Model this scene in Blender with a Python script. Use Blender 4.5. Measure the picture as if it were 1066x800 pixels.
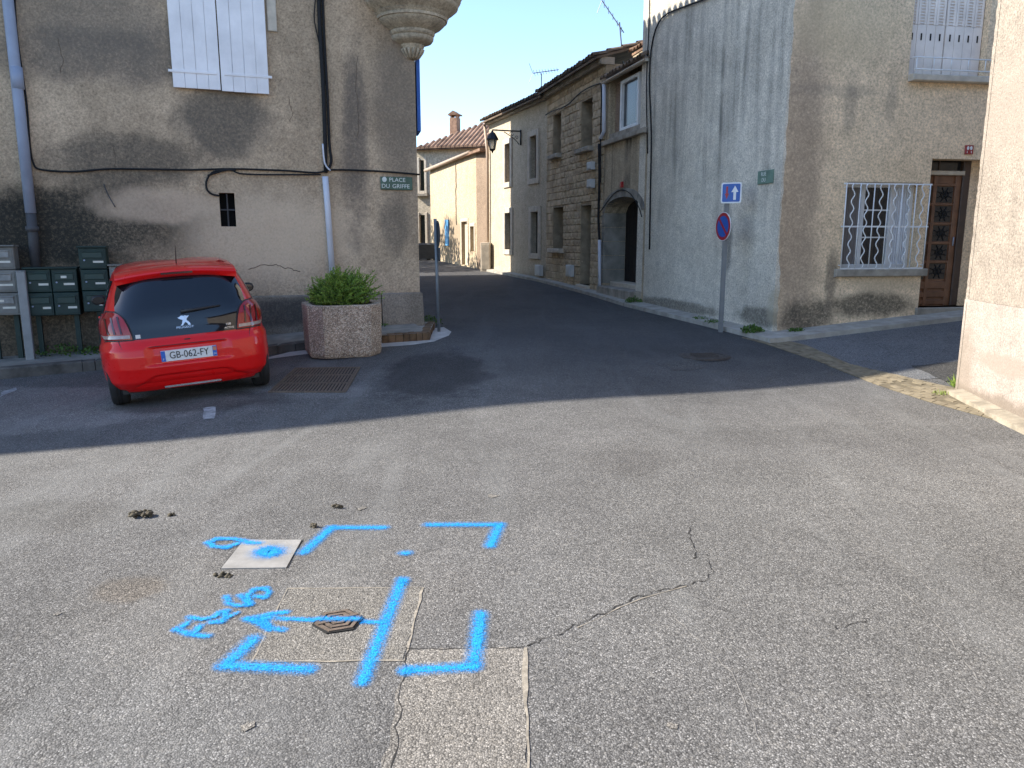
import bpy, bmesh, math, random
from mathutils import Vector, Matrix
random.seed(7)
R = math.radians
scene = bpy.context.scene
for o in list(bpy.data.objects):
    bpy.data.objects.remove(o)

# ------------------------------------------------------------------ camera
PITCH = math.atan(150 / 800.0)
CAMZ = 1.7
cd = bpy.data.cameras.new('camera')
cam = bpy.data.objects.new('camera', cd)
scene.collection.objects.link(cam)
cam.location = (0, 0, CAMZ)
cam.rotation_euler = (math.pi / 2 - PITCH, 0, 0)
cd.sensor_width = 36
cd.lens = 36 * 800 / 1066.0
cd.clip_start = 0.05
cd.clip_end = 2000
scene.camera = cam

# ------------------------------------------------------------------ sky and sun
SUN_EL = 36.2
w = bpy.data.worlds.new('World')
scene.world = w
w.use_nodes = True
wn = w.node_tree.nodes
bg = wn['Background']
sky = wn.new('ShaderNodeTexSky')
sky.sky_type = 'NISHITA'
sky.sun_disc = False
sky.sun_elevation = R(SUN_EL)
sky.sun_rotation = R(270)
sky.altitude = 60
sky.air_density = 0.9
sky.dust_density = 0.3
sky.ozone_density = 2.6
w.node_tree.links.new(sky.outputs[0], bg.inputs[0])
bg.inputs[1].default_value = 0.12
sd = bpy.data.lights.new('sun', 'SUN')
sd.energy = 3.5
sd.angle = R(0.5)
sd.color = (1.0, 0.93, 0.82)
sun = bpy.data.objects.new('sun', sd)
scene.collection.objects.link(sun)
sun.location = (-30, 10, 30)
Ldir = Vector((math.cos(R(SUN_EL)), 0.0, -math.sin(R(SUN_EL))))
sun.rotation_euler = Ldir.to_track_quat('-Z', 'Y').to_euler()
scene.view_settings.view_transform = 'Standard'
scene.view_settings.look = 'None'
scene.view_settings.gamma = 1
scene.view_settings.exposure = 1.67
scene.view_settings.use_curve_mapping = False
scene.render.engine = 'CYCLES'

# ------------------------------------------------------------------ terrain and survey helpers
ZT = [(-60, 0), (6.8, 0.0), (9, .045), (12, .20), (16.5, .30), (20, .39), (25, .50), (29, .62), (36, .88), (60, 1.3), (200, 2.0)]
def prof(y):
    for (a, za), (b, zb) in zip(ZT, ZT[1:]):
        if y <= b:
            return za + (zb - za) * (y - a) / (b - a)
    return ZT[-1][1]
def g(x, y):
    z = (prof(y - .9) + prof(y - .45) + prof(y) + prof(y + .45) + prof(y + .9)) / 5
    if x < 0:
        z += max(-.2, .016 * x) * min(1, max(0, (y - 4) / 5))
    k = min(max(0, x - 4.0), 8)
    z += .085 * k * min(1, max(0, (y - 4) / 7))
    def st(a, b, q):
        t = max(0, min(1, (q - a) / (b - a))); return t * t * (3 - 2 * t)
    z += .075 * st(-4.4, -2.7, x) * (1 - st(-.5, 3, x)) * st(6.3, 8.2, y) * (1 - st(11, 14, y))
    return z
FWD = Vector((0, math.cos(PITCH), -math.sin(PITCH)))
UPV = Vector((0, math.sin(PITCH), math.cos(PITCH)))
CAM = Vector((0, 0, CAMZ))
def ray(u, v):
    return FWD + Vector((1, 0, 0)) * ((u - 533) / 800) + UPV * ((400 - v) / 800)
def gp(u, v, up=0.0):                       # survey point on the ground
    d = ray(u, v)
    t = 0.5
    while t < 120:
        p = CAM + d * t
        if p.z <= g(p.x, p.y) + up:
            lo, hi = t - .05 - .01 * t, t
            for _ in range(24):
                m = (lo + hi) / 2
                q = CAM + d * m
                if q.z <= g(q.x, q.y) + up: hi = m
                else: lo = m
            q = CAM + d * hi
            return Vector((q.x, q.y, g(q.x, q.y) + up))
        t += .05 + .01 * t
    return CAM + d * 120
class Fac:                                  # a vertical facade plane: s along it, n outwards, z up
    def __init__(s, A, B, flip=False):
        s.A = Vector((A[0], A[1], 0)); d = Vector((B[0], B[1], 0)) - s.A
        s.L = d.length; s.t = d.normalized()
        s.n = Vector((s.t.y, -s.t.x, 0))
        if s.n.dot(-s.A) < 0: s.n = -s.n
        if flip: s.n = -s.n
    def W(s, a, n, z):
        return s.A + s.t * a + s.n * n + Vector((0, 0, z))
    def pt(s, u, v, n=0.0):
        d = ray(u, v); O = s.A + s.n * n
        k = (O - CAM).dot(s.n) / d.dot(s.n)
        p = CAM + d * k
        return ((p - s.A).dot(s.t), p.z)
    def at(s, u, v, n=0.0):
        a, z = s.pt(u, v, n)
        return s.W(a, n, z)
    def rect(s, u0, v0, u1, v1, n=0.0):     # -> s0,s1,z0,z1
        a0, z0 = s.pt(u0, (v0 + v1) / 2, n); a1, _ = s.pt(u1, (v0 + v1) / 2, n)
        um = (u0 + u1) / 2
        _, zt = s.pt(um, v0, n); _, zb = s.pt(um, v1, n)
        return min(a0, a1), max(a0, a1), zb, zt

# ------------------------------------------------------------------ mesh helpers
ORI = {}
COL = scene.collection
def thing(name, loc, label, cat, group=None):
    o = bpy.data.objects.new(name, None)
    COL.objects.link(o)
    o.location = loc
    o.empty_display_size = .2
    o['label'] = label; o['category'] = cat
    if group: o['group'] = group
    ORI[o] = Vector(loc)
    return o
def tag(o, label, cat, group=None):
    o['label'] = label; o['category'] = cat
    if group: o['group'] = group
    return o
class MB:
    def __init__(s):
        s.v = []; s.f = []; s.mi = []; s.uv = []; s.cur = 0
    def add(s, pts, faces, uvs=None):
        b = len(s.v); s.v += [Vector(p) for p in pts]
        for i, f in enumerate(faces):
            s.f.append([b + k for k in f]); s.mi.append(s.cur)
            s.uv.append(uvs[i] if uvs else None)
        return s
    def quad(s, a, b, c, d, uv=None):
        return s.add([a, b, c, d], [(0, 1, 2, 3)], [uv] if uv else None)
    def hexa(s, p):                         # 8 points: bottom ring 0-3, top ring 4-7
        return s.add(p, [(3, 2, 1, 0), (4, 5, 6, 7), (0, 1, 5, 4), (1, 2, 6, 5), (2, 3, 7, 6), (3, 0, 4, 7)])
    def box(s, x0, x1, y0, y1, z0, z1):
        return s.hexa([(x0, y0, z0), (x1, y0, z0), (x1, y1, z0), (x0, y1, z0), (x0, y0, z1), (x1, y0, z1), (x1, y1, z1), (x0, y1, z1)])
    def fbox(s, F, s0, s1, n0, n1, z0, z1, c=0.0):  # box on a facade, front edges chamfered by c
        if c <= 0:
            return s.hexa([F.W(s0, n1, z0), F.W(s1, n1, z0), F.W(s1, n0, z0), F.W(s0, n0, z0), F.W(s0, n1, z1), F.W(s1, n1, z1), F.W(s1, n0, z1), F.W(s0, n0, z1)])
        a = [F.W(s0, n0, z0), F.W(s1, n0, z0), F.W(s1, n0, z1), F.W(s0, n0, z1)]
        b = [F.W(s0, n1 - c, z0), F.W(s1, n1 - c, z0), F.W(s1, n1 - c, z1), F.W(s0, n1 - c, z1)]
        d = [F.W(s0 + c, n1, z0 + c), F.W(s1 - c, n1, z0 + c), F.W(s1 - c, n1, z1 - c), F.W(s0 + c, n1, z1 - c)]
        fs = [(8, 9, 10, 11), (3, 2, 1, 0)]
        for i in range(4):
            j = (i + 1) % 4
            fs += [(i, j, 4 + j, 4 + i), (4 + i, 4 + j, 8 + j, 8 + i)]
        return s.add(a + b + d, fs)
    def tube(s, path, r, n=8, cap=True):
        path = [Vector(p) for p in path]
        rr = r if isinstance(r, (list, tuple)) else [r] * len(path)
        rings = []
        up = None
        for i, p in enumerate(path):
            t = (path[min(i + 1, len(path) - 1)] - path[max(i - 1, 0)])
            if t.length < 1e-9: t = Vector((0, 0, 1))
            t.normalize()
            if up is None:
                up = Vector((0, 0, 1)) if abs(t.z) < .9 else Vector((1, 0, 0))
            e1 = (up - t * up.dot(t)).normalized(); e2 = t.cross(e1); up = e1
            rings.append([p + (e1 * math.cos(k * 2 * math.pi / n) + e2 * math.sin(k * 2 * math.pi / n)) * rr[i] for k in range(n)])
        pts = [q for rg in rings for q in rg]; fs = []
        for i in range(len(path) - 1):
            for k in range(n):
                k2 = (k + 1) % n
                fs.append((i * n + k, i * n + k2, (i + 1) * n + k2, (i + 1) * n + k))
        if cap:
            fs.append(tuple(range(n - 1, -1, -1))); fs.append(tuple((len(path) - 1) * n + k for k in range(n)))
        return s.add(pts, fs)
    def lathe(s, prof_, c, n=32, a0=0, a1=2 * math.pi, sx=1, sy=1):
        full = abs(a1 - a0 - 2 * math.pi) < 1e-6
        m = n if full else n + 1
        pts = []
        for r, z in prof_:
            for k in range(m):
                a = a0 + (a1 - a0) * k / n
                pts.append((c[0] + r * math.cos(a) * sx, c[1] + r * math.sin(a) * sy, c[2] + z))
        fs = []
        for i in range(len(prof_) - 1):
            for k in range(n):
                k2 = (k + 1) % m
                fs.append((i * m + k, i * m + k2, (i + 1) * m + k2, (i + 1) * m + k))
        return s.add(pts, fs)
    def prism(s, poly, vec):
        n = len(poly); vec = Vector(vec)
        pts = [Vector(p) for p in poly] + [Vector(p) + vec for p in poly]
        fs = [tuple(range(n - 1, -1, -1)), tuple(range(n, 2 * n))]
        for i in range(n):
            j = (i + 1) % n
            fs.append((i, j, n + j, n + i))
        return s.add(pts, fs)
    def build(s, name, mat, parent=None, smooth=False, loc=None, fix=True):
        me = bpy.data.meshes.new(name)
        if parent is not None: o0 = ORI[parent]
        elif loc is not None: o0 = Vector(loc)
        else:
            n = len(s.v); o0 = sum(s.v, Vector()) / n; o0.z = min(p.z for p in s.v)
        me.from_pydata([p - o0 for p in s.v], [], s.f)
        mats = mat if isinstance(mat, (list, tuple)) else [mat]
        for m in mats: me.materials.append(m)
        for i, p in enumerate(me.polygons):
            p.material_index = s.mi[i]; p.use_smooth = smooth
        if any(u for u in s.uv):
            ul = me.uv_layers.new(name='UVMap')
            for i, p in enumerate(me.polygons):
                if s.uv[i]:
                    for k, li in enumerate(p.loop_indices): ul.data[li].uv = s.uv[i][k]
        me.update()
        if fix:
            bm = bmesh.new(); bm.from_mesh(me)
            bmesh.ops.recalc_face_normals(bm, faces=bm.faces)
            bm.to_mesh(me); bm.free()
        o = bpy.data.objects.new(name, me)
        COL.objects.link(o)
        if parent is not None:
            o.parent = parent
            ORI[o] = ORI[parent]
        else:
            o.location = o0; ORI[o] = o0.copy()
        return o
def smooth_by_angle(o, ang=40):
    for p in o.data.polygons: p.use_smooth = True
    m = o.data
    bm = bmesh.new(); bm.from_mesh(m)
    for e in bm.edges:
        if len(e.link_faces) == 2 and e.calc_face_angle(0) > R(ang): e.smooth = False
    bm.to_mesh(m); bm.free()
def struct(o):
    o['kind'] = 'structure'; return o
def stuff(o):
    o['kind'] = 'stuff'; return o
def text_mesh(name, txt, size, mat, parent, M, extrude=.0006, font_scale_x=1.0, align='CENTER'):
    c = bpy.data.curves.new(name, 'FONT')
    c.body = txt; c.size = size; c.align_x = align; c.align_y = 'CENTER'; c.extrude = extrude; c.resolution_u = 3
    to = bpy.data.objects.new(name, c); COL.objects.link(to)
    bpy.context.view_layer.update()
    me = bpy.data.meshes.new_from_object(to)
    bpy.data.objects.remove(to); bpy.data.curves.remove(c)
    me.transform(Matrix.Diagonal((font_scale_x, 1, 1, 1)))
    me.transform(M)
    me.transform(Matrix.Translation(-ORI[parent]))
    me.materials.clear(); me.materials.append(mat)
    me.name = name
    o = bpy.data.objects.new(name, me); COL.objects.link(o)
    o.parent = parent; ORI[o] = ORI[parent]
    return o
def frameM(origin, xdir, ydir):
    x = Vector(xdir).normalized(); y = Vector(ydir).normalized(); z = x.cross(y)
    M = Matrix.Identity(4)
    for i in range(3):
        M[i][0] = x[i]; M[i][1] = y[i]; M[i][2] = z[i]; M[i][3] = origin[i]
    return M

# ------------------------------------------------------------------ materials
def newmat(name):
    m = bpy.data.materials.new(name); m.use_nodes = True
    nt = m.node_tree; nt.nodes.clear()
    out = nt.nodes.new('ShaderNodeOutputMaterial'); b = nt.nodes.new('ShaderNodeBsdfPrincipled')
    nt.links.new(b.outputs[0], out.inputs[0])
    return m, nt, b, out
class N:
    def __init__(s, nt):
        s.nt = nt
        geo = nt.nodes.new('ShaderNodeNewGeometry'); s.pos = geo.outputs['Position']
        s.obj = None; s.cache = {}
    def local(s):
        if s.obj is None:
            t = s.nt.nodes.new('ShaderNodeTexCoord'); s.obj = t.outputs['Object']; s.uvo = t.outputs['UV']
        return s.obj
    def link(s, a, b): s.nt.links.new(a, b)
    def setin(s, sock, val):
        if hasattr(val, 'is_linked') or isinstance(val, bpy.types.NodeSocket): s.link(val, sock)
        else: sock.default_value = val
    def noise(s, scale, detail=4, rough=.55, vec=None, sc3=None, dist=0):
        v = vec or s.pos
        if sc3:
            m = s.nt.nodes.new('ShaderNodeMapping'); m.inputs['Scale'].default_value = sc3
            s.link(v, m.inputs[0]); v = m.outputs[0]
        n = s.nt.nodes.new('ShaderNodeTexNoise'); s.link(v, n.inputs['Vector'])
        n.inputs['Scale'].default_value = scale; n.inputs['Detail'].default_value = detail; n.inputs['Roughness'].default_value = rough
        n.inputs['Distortion'].default_value = dist
        return n.outputs['Fac']
    def voro(s, scale, feature='F1', vec=None):
        n = s.nt.nodes.new('ShaderNodeTexVoronoi'); s.link(vec or s.pos, n.inputs['Vector'])
        n.inputs['Scale'].default_value = scale; n.feature = feature
        return n.outputs['Distance'], (n.outputs['Color'] if 'Color' in n.outputs else None)
    def ramp(s, fac, stops):
        n = s.nt.nodes.new('ShaderNodeValToRGB'); s.setin(n.inputs[0], fac)
        e = n.color_ramp.elements
        while len(e) < len(stops): e.new(.5)
        for k, (p, c) in enumerate(stops):
            e[k].position = p
            e[k].color = (c, c, c, 1) if not isinstance(c, (tuple, list)) else (*c[:3], 1)
        return n.outputs[0]
    def mix(s, fac, a, b, mode='MIX'):
        n = s.nt.nodes.new('ShaderNodeMix'); n.data_type = 'RGBA'; n.blend_type = mode
        s.setin(n.inputs[0], fac)
        for sock, val in ((n.inputs[6], a), (n.inputs[7], b)):
            if isinstance(val, (tuple, list)): sock.default_value = (*val[:3], 1)
            else: s.setin(sock, val)
        return n.outputs[2]
    def math(s, op, a, b=0.0, clamp=False):
        n = s.nt.nodes.new('ShaderNodeMath'); n.operation = op; n.use_clamp = clamp
        s.setin(n.inputs[0], a); s.setin(n.inputs[1], b)
        return n.outputs[0]
    def blob(s, c, rad, soft=.5, nscale=2.5, namp=.8):      # irregular stain centred at c, 1 inside
        m = s.nt.nodes.new('ShaderNodeVectorMath'); m.operation = 'SUBTRACT'; s.link(s.pos, m.inputs[0]); m.inputs[1].default_value = c
        d = s.nt.nodes.new('ShaderNodeVectorMath'); d.operation = 'DIVIDE'; s.link(m.outputs[0], d.inputs[0]); d.inputs[1].default_value = rad
        l = s.nt.nodes.new('ShaderNodeVectorMath'); l.operation = 'LENGTH'; s.link(d.outputs[0], l.inputs[0])
        key = 1.2 if nscale < 1.7 else (2.2 if nscale < 2.7 else 3.2)
        if key not in s.cache: s.cache[key] = s.noise(key, 8, .74)
        nz = s.cache[key]
        v = s.math('ADD', l.outputs['Value'], s.math('MULTIPLY', s.math('SUBTRACT', nz, .5), namp * 2))
        r = s.nt.nodes.new('ShaderNodeMapRange'); r.interpolation_type = 'SMOOTHSTEP'; s.link(v, r.inputs[0])
        r.inputs[1].default_value = 1.0 + soft / 2; r.inputs[2].default_value = 1.0 - soft / 2
        r.inputs[3].default_value = 0; r.inputs[4].default_value = 1
        return r.outputs[0]
    def sep(s):
        n = s.nt.nodes.new('ShaderNodeSeparateXYZ'); s.link(s.pos, n.inputs[0]); return n.outputs
    def map(s, v, a, b, c=0.0, d=1.0):
        r = s.nt.nodes.new('ShaderNodeMapRange'); s.link(v, r.inputs[0]); r.interpolation_type = 'SMOOTHSTEP'
        for i, k in zip((1, 2, 3, 4), (a, b, c, d)): r.inputs[i].default_value = k
        return r.outputs[0]
    def bump(s, h, strength, dist, bsdf, prev=None):
        n = s.nt.nodes.new('ShaderNodeBump'); s.link(h, n.inputs['Height'])
        n.inputs['Strength'].default_value = strength; n.inputs['Distance'].default_value = dist
        if prev: s.link(prev, n.inputs['Normal'])
        if bsdf: s.link(n.outputs[0], bsdf.inputs['Normal'])
        return n.outputs[0]
def simple(name, col, rough=.6, metal=0.0, var=.18, scale=8.0, bump=0.0, bscale=60, spec=.5, coat=0.0, local=True):
    m, nt, b, out = newmat(name); n = N(nt)
    vec = n.local() if local else n.pos
    f = n.noise(scale, 5, .6, vec)
    c = n.mix(n.ramp(f, [(.3, 0.0), (.7, 1.0)]), tuple(k * (1 - var) for k in col), tuple(min(1, k * (1 + var)) for k in col))
    n.link(c, b.inputs['Base Color'])
    n.link(n.math('ADD', n.math('MULTIPLY', n.noise(scale * 2.3, 3, .6, vec), .25), rough - .12, True), b.inputs['Roughness'])
    b.inputs['Metallic'].default_value = metal
    b.inputs['Specular IOR Level'].default_value = spec
    b.inputs['Coat Weight'].default_value = coat
    if bump: n.bump(n.noise(bscale, 5, .7, vec), bump, .01, b)
    return m
def plaster(name, col, col2, grain=38.0, big=.7, bumps=.5, stains=(), base=None, streak=0.0, speck=0.0, streakcol=(.035, .033, .03), flecks=None, streakz=None):
    """rough cast render: two tones in big clouds, fine grain, and stains of their own shape"""
    m, nt, b, out = newmat(name); n = N(nt)
    c = n.mix(n.ramp(n.noise(big, 5, .62), [(.34, 0.0), (.66, 1.0)]), col, col2)
    fine = n.noise(grain, 4, .75)
    c = n.mix(1.0, c, n.ramp(fine, [(.28, .52), (.5, 1.0), (.72, 1.42)]), 'MULTIPLY')
    c = n.mix(1.0, c, n.ramp(n.noise(5.0, 5, .65), [(.3, .86), (.7, 1.12)]), 'MULTIPLY')
    if streak:
        st = n.ramp(n.noise(1.0, 5, .6, None, (2.3, 2.3, .10), 1.5), [(.44, 0.0), (.70, 1.0)])
        st = n.math('MULTIPLY', st, streak)
        st = n.math('MULTIPLY', st, n.ramp(n.noise(.9, 3, .6), [(.36, .15), (.62, 1.0)]))
        if streakz: st = n.math('MULTIPLY', st, n.map(n.sep()[2], streakz[0], streakz[1], .15, 1.0))
        c = n.mix(st, c, streakcol)
    for (ctr, rad, colr, amt, soft, ns, na) in stains:
        k = n.blob(ctr, rad, soft, ns, na)
        if speck:
            if 'sp' not in n.cache: n.cache['sp'] = n.ramp(n.noise(26, 4, .8), [(.36, .62), (.56, 1.0)])
            k = n.math('MULTIPLY', k, n.cache['sp'])
        c = n.mix(n.math('MULTIPLY', k, amt), c, colr)
    if flecks:
        fl = n.ramp(n.noise(flecks[1], 3, .8), [(.64, 0.0), (.72, 1.0)])
        c = n.mix(n.math('MULTIPLY', fl, flecks[2]), c, flecks[0])
    n.link(c, b.inputs['Base Color'])
    b.inputs['Roughness'].default_value = .93
    b.inputs['Specular IOR Level'].default_value = .15
    p = n.bump(fine, bumps, .012, None)
    n.bump(n.noise(2.2, 4, .6), .25, .05, b, p)
    return m
def flat(name, col, rough=.5, metal=0.0, spec=.5, coat=0.0):
    return simple(name, col, rough, metal, .1, 14, 0, 60, spec, coat)
# ------------------------------------------------------------------ ground materials
def asphalt(name, lo, mid, hi, scale=145, zones=(), lines=True, bstr=.55, tint=(1, .968, .925)):
    m, nt, b, out = newmat(name); n = N(nt)
    dist, col = n.voro(scale)
    sepc = nt.nodes.new('ShaderNodeSeparateColor'); n.link(col, sepc.inputs[0])
    tone = n.ramp(sepc.outputs[0], [(0.0, lo), (.45, mid), (.85, mid * 1.3), (1.0, hi)])
    d2, c2 = n.voro(scale * .47)
    sp2 = nt.nodes.new('ShaderNodeSeparateColor'); n.link(c2, sp2.inputs[0])
    tone = n.mix(n.ramp(sp2.outputs[1], [(.86, 0.0), (.95, .4)]), tone, (hi * .8, hi * .78, hi * .74))
    c = n.mix(1.0, tone, n.ramp(dist, [(.25, 1.1), (.75, .55)]), 'MULTIPLY')
    c = n.mix(1.0, c, (*tint,), 'MULTIPLY')
    c = n.mix(1.0, c, n.ramp(n.noise(.45, 4, .6), [(.3, .80), (.7, 1.2)]), 'MULTIPLY')
    c = n.mix(1.0, c, n.ramp(n.noise(3.1, 4, .7), [(.3, .90), (.7, 1.1)]), 'MULTIPLY')
    if lines:   # worn tracks running along the turning traffic
        t = n.noise(1.0, 3, .6, None, (1.5, .22, 1), 1.2)
        c = n.mix(n.ramp(t, [(.5, 0.0), (.7, .32)]), c, (hi * .62, hi * .62, hi * .6))
        fl = n.ramp(n.noise(6.0, 4, .85, None, (1.0, .6, 1)), [(.66, 0.0), (.73, .3)])
        c = n.mix(fl, c, (hi * .9, hi * .88, hi * .82))
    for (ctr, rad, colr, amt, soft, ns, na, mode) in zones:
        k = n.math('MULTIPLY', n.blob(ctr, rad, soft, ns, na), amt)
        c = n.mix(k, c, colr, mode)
    n.link(c, b.inputs['Base Color'])
    b.inputs['Roughness'].default_value = .86
    b.inputs['Specular IOR Level'].default_value = .3
    n.bump(n.math('SUBTRACT', 1.0, dist), bstr, .006, b)
    return m
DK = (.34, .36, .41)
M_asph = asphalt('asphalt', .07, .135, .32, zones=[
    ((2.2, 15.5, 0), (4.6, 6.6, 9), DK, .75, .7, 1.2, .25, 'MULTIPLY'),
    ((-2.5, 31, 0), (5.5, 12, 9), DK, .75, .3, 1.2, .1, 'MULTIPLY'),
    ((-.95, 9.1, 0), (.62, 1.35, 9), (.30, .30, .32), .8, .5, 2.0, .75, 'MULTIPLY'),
    ((-5.6, 7.9, 0), (2.6, 1.15, 9), (1.75, 1.7, 1.65), .7, .12, 1.4, .3, 'MULTIPLY'),
    ((-2.7, 8.2, 0), (1.4, .32, 9), (1.6, 1.6, 1.6), .5, .4, 3.0, .6, 'MULTIPLY'),
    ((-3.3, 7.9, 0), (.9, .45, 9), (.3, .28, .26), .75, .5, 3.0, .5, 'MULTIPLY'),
    ((-1.15, 3.45, 0), (.9, .7, 9), (1.15, 1.12, 1.08), .6, .6, 2.0, .4, 'MULTIPLY'),
    ((.9, 5.9, 0), (.35, .5, 9), (.72, .71, .70), .6, .7, 3.0, .8, 'MULTIPLY'),
    ((-2.9, 4.6, 0), (.5, .3, 9), (.74, .73, .71), .6, .7, 3.0, .8, 'MULTIPLY'),
    ((3.4, 6.6, 0), (1.5, .4, 9), (.78, .78, .78), .6, .8, 2.0, .8, 'MULTIPLY'),
    ((-1.9, 3.55, 0), (.18, .14, 9), (.9, .74, .55), .4, .7, 3.0, .9, 'MULTIPLY'),
    ((2.2, 4.2, 0), (1.9, 1.7, 9), (1.14, 1.14, 1.12), .6, .8, 1.0, .4, 'MULTIPLY'),
])
M_side = asphalt('old_side_asphalt', .09, .16, .28, 100, lines=False, tint=(.97, .98, 1.0))
M_patchshade = asphalt('shade_patch_asphalt', .03, .06, .14, 90, lines=False)
M_rep = asphalt('repair_asphalt', .045, .085, .2, 90, lines=False)
M_trench = asphalt('beige_trench_fill', .11, .205, .40, 140, lines=False, tint=(1, .925, .82))
M_collar = asphalt('manhole_surround', .095, .19, .38, 150, lines=False, tint=(1, .93, .82))
M_conc = simple('pale_concrete', (.46, .44, .41), .9, 0, .2, 6, .35, 90, .2, 0, False)
M_slab = simple('cover_slab_concrete', (.27, .26, .245), .9, 0, .2, 7, .25, 160, .2, 0, False)
M_line = simple('pale_joint_line', (.27, .24, .195), .9, 0, .4, 30, .3, 90, .2, 0, False)
M_joint = asphalt('sandy_joint', .12, .22, .40, 120, lines=False, tint=(1, .93, .82))
M_scuff = simple('scuffed_asphalt', (.20, .19, .175), .9, 0, .5, 40, .3, 90, .2, 0, False)
M_white = simple('worn_white_paint', (.30, .30, .30), .85, 0, .45, 16, .2, 90, .2, 0, False)
M_crack = flat('crack_dirt', (.02, .018, .016), .95)
def paint_material():
    m, nt, b, out = newmat('blue_spray_paint'); n = N(nt); n.local()
    sp = nt.nodes.new('ShaderNodeSeparateXYZ'); n.link(n.uvo, sp.inputs[0])
    e = n.math('ABSOLUTE', sp.outputs[1])
    dist, col = n.voro(130)
    sc = nt.nodes.new('ShaderNodeSeparateColor'); n.link(col, sc.inputs[0])
    d2, col2 = n.voro(420)
    sc2 = nt.nodes.new('ShaderNodeSeparateColor'); n.link(col2, sc2.inputs[0])
    rnd = n.math('ADD', n.math('MULTIPLY', sc.outputs[2], .45), n.math('MULTIPLY', sc2.outputs[0], .55))
    # solid core, then a mist of overspray thinning out towards the edge of the fan
    mist = n.math('POWER', n.map(e, .10, 1.0, 1.0, 0.0), 1.25)
    mist = n.math('MULTIPLY', mist, n.math('MULTIPLY', n.math('POWER', rnd, 1.8), 2.0))
    e = n.math('ADD', e, n.math('MULTIPLY', n.math('SUBTRACT', n.noise(11, 4, .75), .5), .35))
    core = n.map(n.math('ADD', e, n.math('MULTIPLY', rnd, .14)), .30, .46, 1.0, 0.0)
    core = n.math('MULTIPLY', core, n.map(n.math('ADD', rnd, n.math('MULTIPLY', n.noise(14, 3, .7), .5)), .48, .82, .25, 1.0))
    cov = n.math('MINIMUM', n.math('MAXIMUM', core, n.math('MULTIPLY', mist, .8)), 1.0)
    b.inputs['Roughness'].default_value = .55
    c = n.mix(n.ramp(n.noise(40, 4, .7), [(.3, 0.0), (.7, 1.0)]), (.008, .27, .74), (.015, .38, .90))
    c = n.mix(1.0, c, n.ramp(dist, [(.3, 1.05), (.8, .7)]), 'MULTIPLY')
    n.link(c, b.inputs['Base Color'])
    n.bump(n.math('SUBTRACT', 1.0, dist), .4, .005, b)
    tr = nt.nodes.new('ShaderNodeBsdfTransparent'); mx = nt.nodes.new('ShaderNodeMixShader')
    n.link(cov, mx.inputs[0]); n.link(tr.outputs[0], mx.inputs[1]); n.link(b.outputs[0], mx.inputs[2])
    n.link(mx.outputs[0], out.inputs[0])
    return m
M_paint = paint_material()

# ------------------------------------------------------------------ ground
def axis(segs):
    out = [segs[0][0]]
    for a, b, st in segs:
        k = max(1, round((b - a) / st))
        out += [a + (b - a) * (i + 1) / k for i in range(k)]
    return out
gx = axis([(-400, -60, 68), (-60, -12, 6), (-12, -7, 1), (-7, 8, .25), (8, 16, 1), (16, 60, 6), (60, 400, 68)])
gy = axis([(-400, -40, 60), (-40, -4, 4), (-4, 6, .5), (6, 18, .25), (18, 42, .5), (42, 90, 4), (90, 600, 60)])
mb = MB()
pts = [(x, y, g(x, y)) for y in gy for x in gx]
nx = len(gx)
mb.add(pts, [(j * nx + i, j * nx + i + 1, (j + 1) * nx + i + 1, (j + 1) * nx + i) for j in range(len(gy) - 1) for i in range(nx - 1)])
road = struct(mb.build('road', M_asph, None, True, (0, 0, 0)))

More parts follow.
